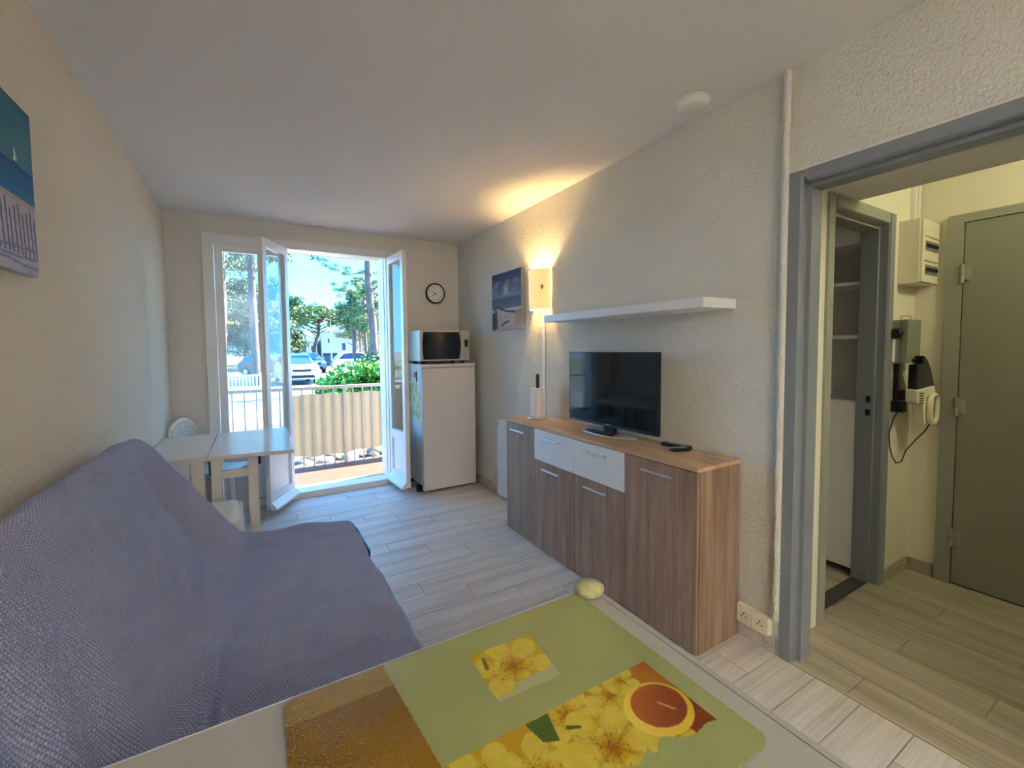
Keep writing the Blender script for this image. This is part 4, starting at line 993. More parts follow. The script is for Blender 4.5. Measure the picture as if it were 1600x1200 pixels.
bm = bmesh.new(); prism(bm, rrect(3.242, 3.328, 0.94, 1.07, 0.03), 'y', vy0 - 0.006, vy0 + 0.002); obj('grip_recess', bm, mat('shaded beige plastic', (150, 138, 122), 0.5), hv)
bm = bmesh.new()
for k in range(5): box(bm, 3.125, 3.180, vy0 - 0.002, vy0 + 0.004, 1.043 + k * 0.013, 1.048 + k * 0.013)
obj('vent', bm, M['blackmatt'], hv)
obj('button', B(3.352, 3.3715, vy0 + 0.01, vy0 + 0.035, 0.99, 1.02), M['blackmatt'], hv)
obj('wall_bracket', B(3.150, 3.172, 0.974, YC - 0.0005, 0.985, 1.255), M['black'], hv, bevel=0.003)
obj('plug', B(3.128, 3.185, 0.940, YC - 0.0005, 0.985, 1.045), M['black'], hv, bevel=0.006)
obj('mount', B(3.17, 3.30, 0.9245, YC - 0.0005, 1.05, 1.10), M['blackmatt'], hv)
bm = bmesh.new(); tube(bm, [(3.132, 0.96, 1.0), (3.085, 0.965, 0.95), (3.035, 0.965, 0.88), (3.03, 0.96, 0.80), (3.055, 0.955, 0.745), (3.11, 0.955, 0.70), (3.17, 0.95, 0.70), (3.21, 0.945, 0.76), (3.240, 0.91, 0.83), (3.262, 0.88, 0.88), (3.268, 0.862, 0.93), (3.266, 0.860, 0.985)], 0.0032, 6); obj('cord', bm, M['blackmatt'], hv, smooth=True)

# ------------------------------------------------------------------ lamps out of the picture: hall ceiling lamp, added fill panel and uplighter behind the camera
hl = thing('hall_ceiling_lamp', (2.95, -0.25, H), 'round opal ceiling lamp in the hall', 'lamp')
bm = bmesh.new(); lathe(bm, [(0.0, 0.0), (0.13, 0.0), (0.13, -0.02), (0.0, -0.02)], (2.95, -0.25, H - 0.0005), 'z', 24); obj('base', bm, M['whiteplastic'], hl)
bm = bmesh.new(); lathe(bm, [(0.12, -0.021), (0.115, -0.06), (0.08, -0.09), (0.0, -0.10)], (2.95, -0.25, H), 'z', 24); obj('diffuser', bm, mat('opal diffuser', (250, 245, 220), 0.4, emit=((1.0, 0.86, 0.50), 0.8)), hl, smooth=True)
l2 = bpy.data.objects.new('hall_ceiling_lamp_light', bpy.data.lights.new('hall_ceiling_lamp_light', 'POINT')); COL.objects.link(l2); l2.parent = hl
l2.location = Vector((0, 0, -0.16)); l2.data.energy = 4.6; l2.data.color = (1.0, 0.96, 0.60); l2.data.shadow_soft_size = 0.1
kl = thing('fill_panel', (0.70, -0.95, H), 'flat white ceiling panel added behind the camera as fill light', 'lamp')  # added out of view to fill the near room with soft light
obj('frame', B(0.38, 1.02, -1.27, -0.63, H - 0.028, H - 0.0005), M['whiteplastic'], kl, bevel=0.004)
l3 = bpy.data.objects.new('ceiling_panel_lamp_light', bpy.data.lights.new('ceiling_panel_lamp_light', 'AREA')); COL.objects.link(l3); l3.parent = kl
l3.data.shape = 'SQUARE'; l3.data.size = 0.6; l3.location = Vector((0, 0, -0.032)); l3.data.energy = 1.0; l3.data.color = (1.0, 0.95, 0.86)

ul = thing('fill_uplighter', (0.15, -2.85, 0), 'tall white uplighter added behind the camera as fill light', 'lamp')  # added out of view, bounces fill light off the ceiling
bm = bmesh.new(); lathe(bm, [(0.0, 0), (0.14, 0), (0.14, 0.015), (0.02, 0.025), (0.0, 0.025)], (0.15, -2.85, 0), 'z', 24); obj('base', bm, M['whiteplastic'], ul, smooth=True)
bm = bmesh.new(); tube(bm, [(0.15, -2.85, 0.02), (0.15, -2.85, 1.66)], 0.011, 10); obj('pole', bm, M['whiteplastic'], ul, smooth=True)
bm = bmesh.new(); lathe(bm, [(0.02, 1.65), (0.10, 1.70), (0.155, 1.79), (0.150, 1.79), (0.095, 1.705), (0.02, 1.66)], (0.15, -2.85, 0), 'z', 24); obj('lamp_shade', bm, M['whiteplastic'], ul, smooth=True)
l4 = bpy.data.objects.new('floor_lamp_light', bpy.data.lights.new('floor_lamp_light', 'AREA')); COL.objects.link(l4); l4.parent = ul
l4.data.shape = 'DISK'; l4.data.size = 0.16; l4.location = (0, 0, 1.74); l4.rotation_euler = (PI, 0, 0); l4.data.energy = 32.0; l4.data.color = (0.96, 0.98, 0.95)
#OUTSIDE#
# ------------------------------------------------------------------ outside: balcony
M['leaf_bright'] = mat('bright green leaves', (103, 156, 48), 0.6, var=(2.5, (66, 121, 34), 0.2))
M['leaf_dark'] = mat('dark green leaves', (43, 73, 40), 0.6, var=(1.5, (64, 94, 48), 0.2))
M['needle'] = mat('pine needles', (68, 91, 45), 0.7, var=(0.8, (98, 114, 58), 0.25))
M['needle_y'] = mat('sunlit yellow green needles', (114, 119, 67), 0.7, var=(0.7, (79, 96, 52), 0.25))
M['needle_g'] = mat('grey green needles', (74, 92, 68), 0.7, var=(0.6, (107, 114, 83), 0.25))
M['bark'] = mat('pine bark', (79, 63, 58), 0.95, bump=((14, 14, 4), 0.03, 4), var=((9, 9, 3), (107, 86, 76), 0.2))
M['bark_red'] = mat('orange pine bark', (135, 98, 79), 0.95, bump=((10, 10, 3), 0.03, 4), var=((6, 6, 2), (99, 74, 68), 0.2))
M['railpaint'] = mat('cream railing paint', (176, 168, 156), 0.45)
M['asphalt'] = mat('pale asphalt', (113, 112, 113), 0.9, var=(0.25, (130, 128, 124), 0.25))
M['verge'] = mat('dry grass verge', (101, 107, 68), 0.95, bump=(20, 0.02, 3), var=(1.2, (126, 120, 91), 0.25))
M['soil'] = mat('garden soil', (85, 73, 58), 0.95, bump=(25, 0.02, 3))
M['render_white'] = mat('white render', (180, 177, 172), 0.9)
M['carwhite'] = mat('white car paint', (205, 195, 183), 0.5, coat=0.0)
M['cardark'] = mat('dark grey car paint', (46, 48, 54), 0.3, coat=0.6)
M['carblue'] = mat('blue grey car paint', (67, 86, 114), 0.3, coat=0.6)
M['carglass'] = mat('car glass', (40, 62, 92), 0.05)
M['lampglass'] = mat('car lamp glass', (210, 214, 220), 0.1)

struct('floor_balcony', B(-3.0, 3.2, YB + 0.24, 5.47, -0.16, 0.0), M['terracotta'])
struct('ceiling_balcony', B(-3.0, 3.2, YB + 0.24, 5.50, 2.475, 2.66), M['render_white'])
o = obj('ceiling_hook', (lambda bm: (tube(bm, [(0.60, 5.30, 2.475), (0.60, 5.30, 2.43), (0.615, 5.30, 2.405), (0.60, 5.30, 2.39), (0.585, 5.30, 2.405)], 0.006, 6), bm)[1])(bmesh.new()), M['rubber'], smooth=True); tag(o, 'small dark hook under the balcony ceiling', 'hook')

rl = thing('balcony_railing', (0.6, 5.405, 0), 'white metal balcony railing with slim upright bars', 'railing')
obj('handrail', B(-2.98, 3.04, 5.378, 5.432, 0.905, 0.940), M['railpaint'], rl, bevel=0.006)
k0 = -31; barme = None
for k in range(k0, 22):
    x = 0.573 + 0.1145 * k
    if barme is None:
        bm = bmesh.new(); box(bm, -0.007, 0.007, -0.007, 0.007, 0.0, 0.903); barme = obj('bar', bm, M['railpaint'], rl, world=False); o = barme
    else:
        o = barme.copy(); COL.objects.link(o); o.parent = rl
    o.location = Vector((x, 5.405, 0.0005)) - wl(rl)
for x in (-2.2, -0.65, 0.93, 2.45): obj('post', B(x - 0.017, x + 0.017, 5.385, 5.42, 0.0, 0.905), M['railpaint'], rl)
bm = bmesh.new(); nx, nz_ = 110, 8; G = []
for j in range(nz_ + 1):
    row = []
    for i in range(nx + 1):
        x = 0.35 + 2.6 * i / nx; zt = 0.848 + 0.006 * math.sin(x * 27); zb = 0.122 + 0.014 * math.sin(x * 5 + 1) + 0.008 * math.sin(x * 19)
        row.append(bm.verts.new((x, 5.425 + 0.0025 * math.sin(x * 2 * PI / 0.1145) + 0.004 * nz(x * 3, j * 0.3), zb + (zt - zb) * j / nz_)))
    G.append(row)
for j in range(nz_):
    for i in range(nx): bm.faces.new((G[j][i], G[j][i + 1], G[j + 1][i + 1], G[j + 1][i]))
cm = M['canvas'].node_tree; pb = cm.nodes['Principled BSDF']
tl = cm.nodes.new('ShaderNodeBsdfTranslucent'); tl.inputs[0].default_value = (*lin((170, 146, 112)), 1); mxs = cm.nodes.new('ShaderNodeMixShader'); mxs.inputs[0].default_value = 0.25
cm.links.new(pb.outputs[0], mxs.inputs[1]); cm.links.new(tl.outputs[0], mxs.inputs[2]); cm.links.new(mxs.outputs[0], cm.nodes['Material Output'].inputs[0])
o = obj('privacy_screen', bm, M['canvas'], smooth='all'); tag(o, 'beige canvas privacy screen tied behind the balcony bars', 'screen')

# garden bed with stones
struct('ground', B(-140, 160, YB + 0.24, 230, -0.9, -0.40), M['asphalt'])
struct('ground_verge', B(-40, 0.95, 25, 75, -0.42, -0.392), M['verge'])
struct('ground_verge_far', B(4.2, 60, 34, 90, -0.42, -0.391), M['verge'])
struct('ground_bed', B(-3.5, 7.5, 5.48, 9.9, -0.5, -0.16), M['soil'])
stone_m = [mat('stone', c, 0.9, bump=(20, 0.006, 3)) for c in ((150, 144, 134), (84, 82, 78), (48, 48, 46), (104, 100, 84))]
random.seed(21)
ORD = ['first', 'second', 'third', 'fourth', 'fifth', 'sixth', 'seventh', 'eighth', 'ninth', 'tenth', 'eleventh', 'twelfth']
for row, yr in enumerate((5.68, 5.95, 6.22)):
    for i in range(11):
        x = -0.75 + 0.29 * i + 0.09 * row + random.uniform(-0.02, 0.02); y = yr + random.uniform(-0.01, 0.01); r = random.uniform(0.072, 0.102)
        bm = bmesh.new(); bmesh.ops.create_icosphere(bm, subdivisions=2, radius=1.0)
        for v in bm.verts:
            f = 1 + 0.25 * nz(v.co.x * 1.4 + i * 3 + row, v.co.y * 1.4, v.co.z * 1.4)
            v.co = Vector((x + v.co.x * r * 1.3 * f, y + v.co.y * r * f, -0.16 + max(0.0, (v.co.z * 0.75 + 0.6)) * r * f))
        o = obj('stone', bm, stone_m[(i * 3 + row) % 4], smooth='all')
        tag(o, '%s stone from the left in the %s row below the balcony screen' % (ORD[i], ('nearest', 'middle', 'farthest')[row]), 'stone', 'garden stones behind the balcony')

# ------------------------------------------------------------------ foliage
def leaves(name, centres, n, size, m, parent, aspect=0.5, flat=0.0):
    """n small quads spread through ellipsoid clumps: centres = (x, y, z, rx, ry, rz)"""
    vs = []; fs = []; tot = sum(c[3] * c[4] * c[5] for c in centres) or 1; off = wl(parent)
    for c in centres:
        k = max(8, int(n * (c[3] * c[4] * c[5]) / tot))
        for _ in range(k):
            d = Vector((random.gauss(0, 1), random.gauss(0, 1), random.gauss(0, 1))).normalized() * (random.random() ** 0.45)
            p = Vector((c[0] + d.x * c[3], c[1] + d.y * c[4], c[2] + d.z * c[5])) - off
            a = Vector((random.gauss(0, 1), random.gauss(0, 1), random.gauss(0, 1) * (1 - flat) + 0.01)).normalized(); b = a.cross(Vector((random.gauss(0, 1), random.gauss(0, 1), random.gauss(0, 1)))).normalized()
            s = size * random.uniform(0.6, 1.4); i0 = len(vs)
            vs += [p - a * s, p - b * s * aspect, p + a * s, p + b * s * aspect]; fs.append((i0, i0 + 1, i0 + 2, i0 + 3))
    me = bpy.data.meshes.new(name); me.from_pydata(vs, [], fs); me.materials.append(m)
    o = bpy.data.objects.new(name, me); COL.objects.link(o); o.parent = parent; WL[o.name] = off; o['kind'] = 'stuff'
    return o
def tree(x, y, trunk, clumps, nleaf, size, m_leaf, m_bark, label, group=None, r0=0.2, r1=0.08, name='pine_tree', cat='tree', aspect=0.35, limbs=True):
    t = thing(name, (x, y, -0.40), label, cat, group)
    bm = bmesh.new(); P = [Vector(p) for p in trunk]
    # resample the trunk
    Q = []
    for i in range(len(P) - 1):
        for k in range(4): Q.append(P[i].lerp(P[i + 1], k / 4))
    Q.append(P[-1]); N = len(Q)
    for i, q in enumerate(Q): q.x += 0.25 * r0 * nz(q.z * 0.6, x, 1) if i else 0
    tube(bm, Q, [r0 + (r1 - r0) * i / (N - 1) for i in range(N)], 10); obj('trunk', bm, m_bark, t, smooth=True)
    if limbs:
        bm = bmesh.new()
        for c in clumps:
            # limb from the nearest lower trunk point to the clump
            z = min(max(c[2] - 0.6 * math.hypot(c[0] - Q[-1].x, c[1] - Q[-1].y), Q[0].z + 1.0), Q[-1].z)
            q = min(Q, key=lambda q: abs(q.z - z)); e_ = Vector(c[:3])
            mid = q.lerp(e_, 0.5) + Vector((0, 0, -0.08 * (e_ - q).length)) + Vector((random.uniform(-1, 1), random.uniform(-1, 1), 0)) * 0.05 * (e_ - q).length
            if (e_ - q).length > 0.1: tube(bm, [q, mid, e_], [min(r1 * 0.6, 0.055), min(r1 * 0.4, 0.035), 0.012], 6)
        b = obj('branches', bm, m_bark, t, smooth=True); b['kind'] = 'stuff'
    leaves('foliage', clumps, nleaf, size, m_leaf, t, aspect)
    return t
random.seed(5)
def rc(cx, cy, cz, R, RZ, n, r, rz):
    out = []
    for _ in range(n):
        a = random.uniform(0, 2 * PI); q = math.sqrt(random.random())
        out.append((cx + R * q * math.cos(a), cy + R * q * math.sin(a), cz + RZ * random.uniform(-1, 1), r * random.uniform(0.7, 1.2), r * random.uniform(0.7, 1.2), rz * random.uniform(0.7, 1.2)))
    return out
def dome(cx, cy, cz, R, RZ, n, r, rz):
    out = []
    for _ in range(n):
        a = random.uniform(0, 2 * PI); q = math.sqrt(random.random())
        out.append((cx + R * q * math.cos(a), cy + R * q * math.sin(a), cz + RZ * math.sqrt(max(0, 1 - q * q)) * random.uniform(0.75, 1.0), r, r, rz))
    return out
# umbrella pine in the middle
tree(5.25, 46, [(5.25, 46, -0.4), (5.15, 46, 0.8), (5.2, 46, 1.7), (5.6, 46, 3.0), (5.7, 46, 4.4)], dome(5.0, 46, 4.0, 2.35, 1.75, 60, 0.62, 0.40), 9000, 0.12, M['needle'], M['bark'], 'round crowned umbrella pine in the middle of the view, beyond the parked cars', r0=0.24, r1=0.12)
# tall pine on the right with hanging branches
LIMBS = [[(4.13, 18, 4.55), (3.4, 17.8, 4.35), (2.7, 17.6, 4.5), (2.0, 17.4, 4.75)], [(4.1, 18, 5.1), (3.3, 17.7, 5.0), (2.4, 17.5, 5.15), (1.6, 17.3, 5.1)], [(4.2, 18, 3.6), (3.7, 17.8, 3.55), (3.2, 17.7, 3.75), (2.75, 17.6, 3.7)], [(4.15, 18, 4.1), (4.6, 17.8, 4.2), (5.0, 17.7, 4.05)], [(4.2, 18, 3.2), (4.55, 18.1, 3.3), (4.9, 18.2, 3.1)], [(4.25, 18, 2.7), (3.9, 17.9, 2.75), (3.6, 17.9, 2.65)], [(4.1, 18, 5.4), (3.0, 17.7, 5.6), (2.2, 17.4, 5.5)], [(4.1, 18, 5.2), (4.7, 17.6, 5.3), (5.2, 17.4, 5.1)]]
cl = []
for L_ in LIMBS:
    for i in range(len(L_) - 1):
        for k in range(5):
            q = Vector(L_[i]).lerp(Vector(L_[i + 1]), (k + random.random()) / 5)
            if i == 0 and k < 2: continue
            cl.append((q.x + random.gauss(0, 0.10), q.y + random.gauss(0, 0.15), q.z + random.gauss(0.0, 0.13), 0.17, 0.17, 0.085))
tp = tree(4.62, 18, [(4.62, 18, -0.4), (4.36, 18, 1.1), (4.22, 18, 3.0), (4.12, 18, 5.0), (4.0, 18, 7.4)], cl, 6500, 0.060, M['needle'], M['bark'], 'tall leaning pine on the right with thin hanging branches', r0=0.20, r1=0.11, aspect=0.18, limbs=False)
bm = bmesh.new()
for L_ in LIMBS:
    Q = []
    for i in range(len(L_) - 1):
        for k in range(4): q = Vector(L_[i]).lerp(Vector(L_[i + 1]), k / 4); q.z += 0.06 * nz(q.x * 2.1, q.z * 2, 4); Q.append(q)
    Q.append(Vector(L_[-1])); tube(bm, Q, [0.034 - 0.028 * i / (len(Q) - 1) for i in range(len(Q))], 6)
b = obj('branches', bm, M['bark'], tp, smooth=True); b['kind'] = 'stuff'
leaves('crown', rc(3.8, 18, 7.2, 2.2, 0.8, 26, 0.7, 0.3), 3500, 0.11, M['needle'], tp, 0.25)
# group of pines on the right, further back
for i, (x, y, h, r, m) in enumerate(((5.6, 28.5, 5.6, 1.0, 'needle_y'), (6.9, 31, 6.6, 1.3, 'needle_g'), (7.6, 36, 6.0, 1.5, 'needle_y'), (9.4, 39, 7.6, 1.9, 'needle_g'), (8.6, 43, 5.4, 1.7, 'needle_y'), (11.3, 46, 7.2, 2.2, 'needle'), (12.6, 52, 7.6, 2.4, 'needle_y'), (10.6, 54, 6.2, 2.0, 'needle_g'), (14.6, 58, 8.0, 2.6, 'needle_y'))):
    ln = random.uniform(-0.5, 0.2)
    tree(x, y, [(x, y, -0.4), (x + ln * 0.4, y, h * 0.4), (x + ln, y, h * 0.85)], rc(x + ln, y, h * 0.72, r, h * 0.24, 24, r * 0.36, 0.34), 3200, 0.11, M[m], M['bark'], '%s slim pine from the left in the grove on the right' % ORD[sorted(range(9), key=lambda q: (5.6 / 28.5, 6.9 / 31, 7.6 / 36, 9.4 / 39, 8.6 / 43, 11.3 / 46, 12.6 / 52, 10.6 / 54, 14.6 / 58)[q]).index(i)], 'pines in the right hand grove', r0=0.13, r1=0.06)
# wooded left side
tree(-2.25, 40, [(-2.25, 40, -0.4), (-2.2, 40, 2.0), (-2.0, 40, 5.0), (-1.95, 40, 10.5)], rc(-2.2, 40, 9.5, 3.0, 1.8, 24, 1.2, 0.6), 4200, 0.16, M['needle_y'], M['bark_red'], 'thick orange barked pine trunk seen through the left window leaf', r0=0.34, r1=0.22)
tree(0.05, 25, [(0.05, 25, -0.4), (0.02, 25, 3.0), (-0.05, 25, 7.5)], rc(0.0, 25, 7.2, 2.4, 0.9, 20, 0.9, 0.5), 3200, 0.14, M['needle_g'], M['bark'], 'grey pine trunk nearest the folded window leaf', r0=0.22, r1=0.16)
for i, (x, y, h, r, m) in enumerate(((-4.4, 47, 9.0, 2.4, 'needle_y'), (-0.9, 52, 9.5, 2.5, 'needle_g'), (1.4, 56, 9.0, 2.6, 'needle'), (3.2, 62, 8.5, 2.6, 'needle_g'), (-3.2, 60, 10.5, 3.0, 'needle_y'), (0.9, 43, 7.8, 1.9, 'needle_g'), (2.3, 49, 7.2, 1.9, 'leaf_dark'), (-6.0, 56, 10.0, 3.0, 'needle_g'))):
    tree(x, y, [(x, y, -0.4), (x + 0.2, y, h * 0.45), (x + 0.1, y, h * 0.9)], rc(x, y, h * 0.56, r, h * 0.36, 44, r * 0.40, 0.7), 9000, 0.17, M[m], M['bark_red'] if i % 2 else M['bark'], '%s bushy pine from the left in the wood behind the left window leaf' % ORD[sorted(range(8), key=lambda q: (-4.4 / 47, -0.9 / 52, 1.4 / 56, 3.2 / 62, -3.2 / 60, 0.9 / 43, 2.3 / 49, -6.0 / 56)[q]).index(i)], 'pines in the left hand wood', r0=0.2, r1=0.09)
# distant tree line
for i, x in enumerate((-14, -9, -5, -1, 3, 15.5, 18.5, 21.5, 25)):
    y = 84 + 5 * (i % 3); h = 5.0 + 1.2 * ((i * 7) % 4)
    tree(x, y, [(x, y, -0.4), (x, y, h * 0.6)], rc(x, y, h * 0.5, 2.6, h * 0.35, 16, 1.5, 1.0), 2200, 0.26, M['needle_y' if i % 2 else 'needle_g'], M['bark'], '%s broad tree from the left in the distant tree line' % ORD[i], 'distant tree line', r0=0.2, r1=0.1, name='tree', limbs=False)
# hedge in front of the balcony
def bush(name, label, x0, x1, y0, y1, ztop, n, size, m, lump, aspect=0.5):
    t = thing(name, ((x0 + x1) / 2, (y0 + y1) / 2, -0.16), label, 'shrub')
    cl = []
    for i in range(lump):
        u_ = (i + 0.5) / lump; x = x0 + (x1 - x0) * u_; zt = ztop(u_)
        for _ in range(3): cl.append((x + random.uniform(-0.15, 0.15), random.uniform(y0, y1), -0.2 + (zt + 0.2) * random.uniform(0.35, 0.92), 0.32, 0.32, 0.24 + 0.12 * random.random()))
    for i in range(lump):
        u_ = (i + 0.5) / lump; cl.append((x0 + (x1 - x0) * u_, (y0 + y1) / 2, ztop(u_) - 0.22, 0.30, 0.30, 0.22))
    bm = bmesh.new()
    for i in range(lump):
        x = x0 + (x1 - x0) * (i + 0.5) / lump; tube(bm, [(x, (y0 + y1) / 2, -0.40), (x + 0.05, (y0 + y1) / 2, 0.1), (x - 0.05, (y0 + y1) / 2 + 0.1, 0.5)], [0.03, 0.02, 0.008], 6)
    s = obj('stems', bm, M['bark'], t); s['kind'] = 'stuff'
    leaves('foliage', cl, n, size, m, t, aspect)
random.seed(33)
bush('green_shrub', 'bright green leafy shrub rising just behind the balcony railing', 1.15, 3.2, 8.0, 9.2, lambda u_: 0.66 + 0.50 * min(1, u_ * 3.0), 14000, 0.05, M['leaf_bright'], 10)
bush('dark_shrub', 'dark green shrub behind the bright one at the foot of the leaning pine', 2.55, 4.4, 11.0, 12.0, lambda u_: 1.20, 5000, 0.06, M['leaf_dark'], 8)

# ------------------------------------------------------------------ street furniture, buildings
lpst = thing('street_lamp', (6.62, 45, -0.4), 'tall thin pale street lamp in front of the white house', 'street lamp')
bm = bmesh.new(); tube(bm, [(6.62, 45, -0.4), (6.62, 45, 2.5), (6.62, 45, 5.72)], [0.075, 0.06, 0.045], 8); obj('pole', bm, M['silver'], lpst, smooth=True)
bm = bmesh.new(); tube(bm, [(6.62, 45, 5.66), (6.45, 44.8, 5.74), (6.25, 44.6, 5.74)], [0.04, 0.06, 0.04], 8); obj('lamp_head', bm, M['silver'], lpst, smooth=True)
bn = thing('wheeled_bin', (6.78, 46.8, -0.4), 'dark blue wheeled waste container at the roadside', 'bin')
bm = bmesh.new(); prism(bm, [(6.18, -0.28), (7.38, -0.28), (7.46, 0.82), (6.10, 0.82)], 'y', 46.4, 47.3); obj('body', bm, mat('blue bin plastic', (44, 66, 104), 0.5), bn, bevel=0.04)
bm = bmesh.new(); prism(bm, [(6.06, 0.83), (7.50, 0.83), (7.42, 1.05), (6.14, 1.05)], 'y', 46.34, 47.36); obj('lid', bm, mat('dark bin lid', (36, 46, 64), 0.5), bn, bevel=0.05)
for x in (6.3, 7.26):
    for y in (46.5, 47.2):
        bm = bmesh.new(); lathe(bm, [(0.0, -0.03), (0.08, -0.03), (0.08, 0.03), (0.0, 0.03)], (x, y, -0.32), 'y', 12); obj('wheel', bm, M['rubber'], bn)
ln_ = thing('low_fence', (-1.6, 21.5, -0.4), 'low white slatted fence across the lawn on the left', 'fence')
for z in (-0.22, 0.28): obj('rail', B(-4.2, 0.25, 21.49, 21.53, z - 0.03, z + 0.03), M['white'], ln_)
sl = None
for k in range(34):
    x = -4.15 + 0.131 * k
    if sl is None: bm = bmesh.new(); box(bm, -0.035, 0.035, -0.01, 0.01, 0.0, 0.72); sl = obj('slat', bm, M['white'], ln_, world=False); o = sl
    else: o = sl.copy(); COL.objects.link(o); o.parent = ln_
    o.location = Vector((x, 21.475, -0.38)) - wl(ln_)
for x in (-4.2, -2.0, 0.2): obj('post', B(x - 0.04, x + 0.04, 21.535, 21.61, -0.4, 0.40), M['white'], ln_)

def house(name, x0, x1, y0, y1, z1, label, wins, roof=True, cat='building', m='render_white'):
    t = thing(name, ((x0 + x1) / 2, y0, -0.4), label, cat)
    obj('wall', B(x0, x1, y0, y1, -0.4, z1), M[m], t)
    if roof: obj('roof', B(x0 - 0.25, x1 + 0.25, y0 - 0.3, y1 + 0.3, z1, z1 + 0.22), mat('pale roof edge', (206, 202, 200), 0.8), t)
    for (a, b, c, d, kind) in wins:
        f = obj('window' if kind != 'garage' else 'garage_door', B(a, b, y0 - 0.06, y0 + 0.01, c, d), M['greydoor'] if kind == 'garage' else M['white'], t)
        if kind == 'win': obj('pane', B(a + 0.08, b - 0.08, y0 - 0.075, y0 - 0.058, c + 0.08, d - 0.08), M['carglass'], f)
    return t
house('white_house', 7.9, 13.2, 62, 70, 3.9, 'white house with a flat roof behind the street lamp', [(10.4, 11.1, 1.2, 2.4, 'win'), (12.0, 12.7, 1.2, 2.4, 'win'), (8.6, 9.0, 2.2, 3.0, 'win')])
house('low_garage', 4.6, 7.35, 62, 70, 2.6, 'low white garage block behind the umbrella pine', [(4.9, 6.3, -0.4, 0.6, 'garage'), (5.0, 6.1, 1.0, 1.9, 'win'), (6.5, 7.1, 1.2, 2.0, 'win')])
ap = thing('apartment_block', (12, 28, -0.4), 'white apartment block with balconies seen through the right window leaf', 'building')
M['sunny_white'] = mat('white render with sunlight in colour', (240, 232, 222), 0.9)  # sunlight put into the colour, the sun does not reach this front
obj('wall', B(7.8, 18, 28, 29.6, -0.4, 11), M['sunny_white'], ap)
for i, z in enumerate((2.5, 5.2, 7.9)):
    s = obj('balcony', B(7.75, 17, 26.9, 28.0, z, z + 0.18), M['render_white'], ap)
    obj('parapet', B(7.75, 17, 26.85, 26.93, z + 0.18, z + 1.05), M['canvas'] if i else M['white'], s)
    for k in range(3):
        f = obj('window', B(8.2 + k * 2.9, 9.3 + k * 2.9, 27.95, 28.01, z + 0.3, z + 2.2), M['white'], ap); obj('pane', B(8.3 + k * 2.9, 9.2 + k * 2.9, 27.93, 27.952, z + 0.4, z + 2.1), M['carglass'], f)
bm = bmesh.new(); prism(bm, [(27.9, 4.85), (26.4, 4.25), (26.4, 4.02), (26.43, 4.02), (26.44, 4.2), (27.9, 4.80)], 'x', 7.85, 12.5); obj('awning', bm, mat('turquoise awning', (70, 190, 190), 0.7), ap)

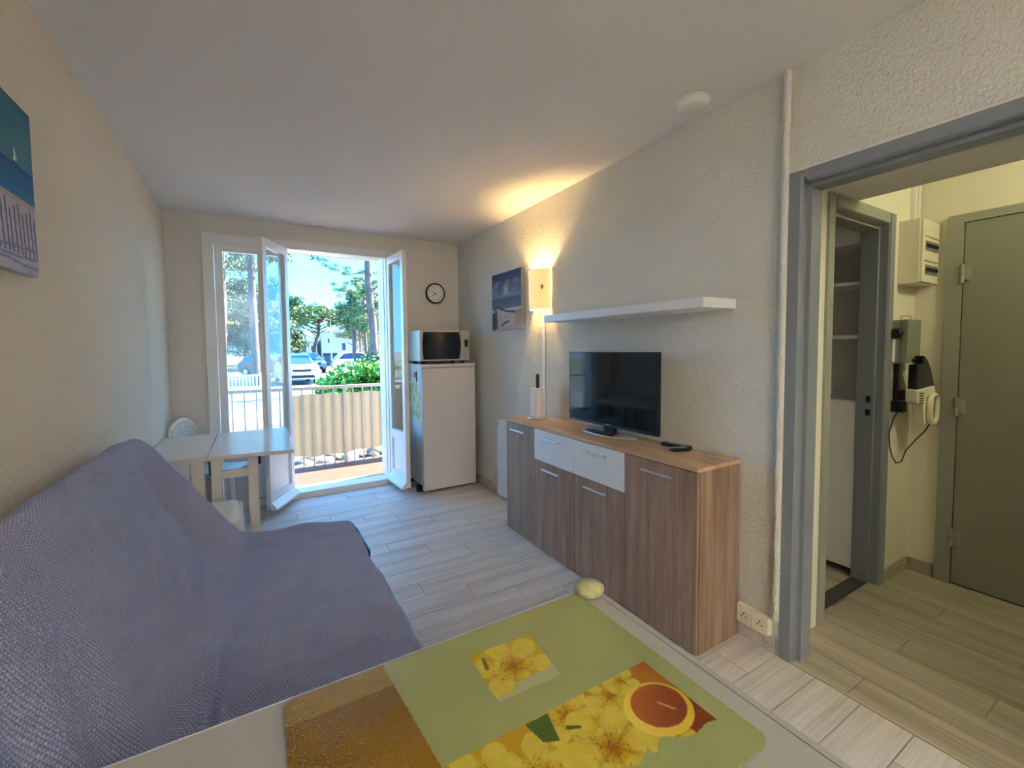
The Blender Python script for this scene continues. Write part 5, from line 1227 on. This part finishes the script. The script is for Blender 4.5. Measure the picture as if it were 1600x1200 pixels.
# ------------------------------------------------------------------ cars
def car(loc, rz, paint, label, plate=True):
    t = thing('car', loc, label, 'car', rz=rz)
    Wd = 0.87
    # local: front towards -y, length 4.1
    low = [(-2.02, 0.32), (-2.05, 0.55), (-1.98, 0.80), (-1.75, 0.93), (-1.0, 1.02), (1.55, 1.03), (2.0, 0.95), (2.05, 0.55), (2.0, 0.32), (1.72, 0.26), (-1.7, 0.26)]
    bm = bmesh.new(); prism(bm, low, 'x', -Wd, Wd); obj('body', bm, paint, t, world=False, bevel=0.07, seg=3)
    cab = [(-1.05, 0.98), (-0.30, 1.50), (0.10, 1.575), (1.15, 1.54), (1.55, 1.40), (1.92, 0.98)]
    bm = bmesh.new(); prism(bm, cab, 'x', -0.80, 0.80)
    for v in bm.verts:
        if v.co.z > 1.2: v.co.x *= 0.80
    obj('cabin', bm, paint, t, world=False, bevel=0.05, seg=2)
    def quad(name, P, m):
        bm = bmesh.new(); vs = [bm.verts.new(p) for p in P]; f = bm.faces.new(vs); bm.normal_update(); n = f.normal.copy()
        r = bmesh.ops.extrude_face_region(bm, geom=[f])
        for v in r['geom']:
            if isinstance(v, bmesh.types.BMVert): v.co += n * 0.012
        bmesh.ops.recalc_face_normals(bm, faces=bm.faces[:]); return obj(name, bm, m, t, world=False)
    quad('windscreen', [(-0.70, -0.985, 1.045), (0.70, -0.985, 1.045), (0.585, -0.345, 1.49), (-0.585, -0.345, 1.49)], M['carglass'])
    quad('rear_window', [(0.66, 1.895, 1.04), (-0.66, 1.895, 1.04), (-0.57, 1.575, 1.39), (0.57, 1.575, 1.39)], M['carglass'])
    for s in (-1, 1):
        P = [(s * 0.792, -0.80, 1.05), (s * 0.648, -0.20, 1.47), (s * 0.640, 0.42, 1.50), (s * 0.792, 0.42, 1.05)]
        quad('side_window', P if s < 0 else P[::-1], M['carglass'])
        P = [(s * 0.792, 0.50, 1.05), (s * 0.640, 0.50, 1.50), (s * 0.648, 1.18, 1.47), (s * 0.792, 1.60, 1.05)]
        quad('side_window', P if s < 0 else P[::-1], M['carglass'])
        bm = bmesh.new(); ellipsoid(bm, (s * 0.62, -1.93, 0.80), (0.20, 0.10, 0.075), 14, 8); obj('headlight', bm, M['lampglass'], t, world=False, smooth=True)
        bm = bmesh.new(); ellipsoid(bm, (s * 0.66, 1.98, 0.84), (0.14, 0.08, 0.10), 12, 8); obj('tail_light', bm, mat('red lamp', (150, 24, 20), 0.2), t, world=False, smooth=True)
        bm = bmesh.new(); ellipsoid(bm, (s * 0.93, -0.62, 1.08), (0.10, 0.06, 0.065), 10, 8); obj('mirror', bm, paint, t, world=False, smooth=True)
        for y in (-1.28, 1.30):
            bm = bmesh.new(); lathe(bm, [(0.0, -0.1), (0.20, -0.1), (0.22, -0.105), (0.315, -0.09), (0.32, 0.09), (0.22, 0.105), (0.20, 0.1), (0.0, 0.1)], (s * 0.79, y, 0.32), 'x', 20)
            wh = obj('wheel', bm, M['rubber'], t, world=False, smooth=True)
            bm = bmesh.new(); lathe(bm, [(0.0, s * 0.112), (0.05, s * 0.112), (0.19, s * 0.104), (0.195, s * 0.095), (0.0, s * 0.095)], (s * 0.79, y, 0.32), 'x', 20); obj('hubcap', bm, M['silver'], wh, world=False, smooth=True)
    bm = bmesh.new(); box(bm, -0.42, 0.42, -2.075, -1.95, 0.70, 0.80); obj('grille', bm, M['blackmatt'], t, world=False, bevel=0.015)
    bm = bmesh.new(); prism(bm, [(-0.62, 0.36), (0.62, 0.36), (0.55, 0.50), (-0.55, 0.50)], 'y', -2.07, -1.95); obj('lower_grille', bm, M['blackmatt'], t, world=False, bevel=0.01)
    bm = bmesh.new(); box(bm, -0.26, 0.26, -2.085, -2.0, 0.54, 0.65); obj('number_plate', bm, M['whiteplastic'], t, world=False, bevel=0.004)
    return t
car((1.93, 25.6, -0.40), 0.06, M['carwhite'], 'white car parked nose first, facing the balcony')
car((0.95, 33.2, -0.40), 0.75, M['cardark'], 'dark grey car seen through the pane of the folded window leaf')
car((3.75, 37.0, -0.40), 0.10, M['carblue'], 'blue grey car parked behind the white one')
car((7.3, 35.5, -0.40), 1.50, M['carwhite'], 'white car parked sideways behind the green shrub')
car((6.55, 21.6, -0.40), 0.25, M['carblue'], 'blue grey car seen through the right window leaf')
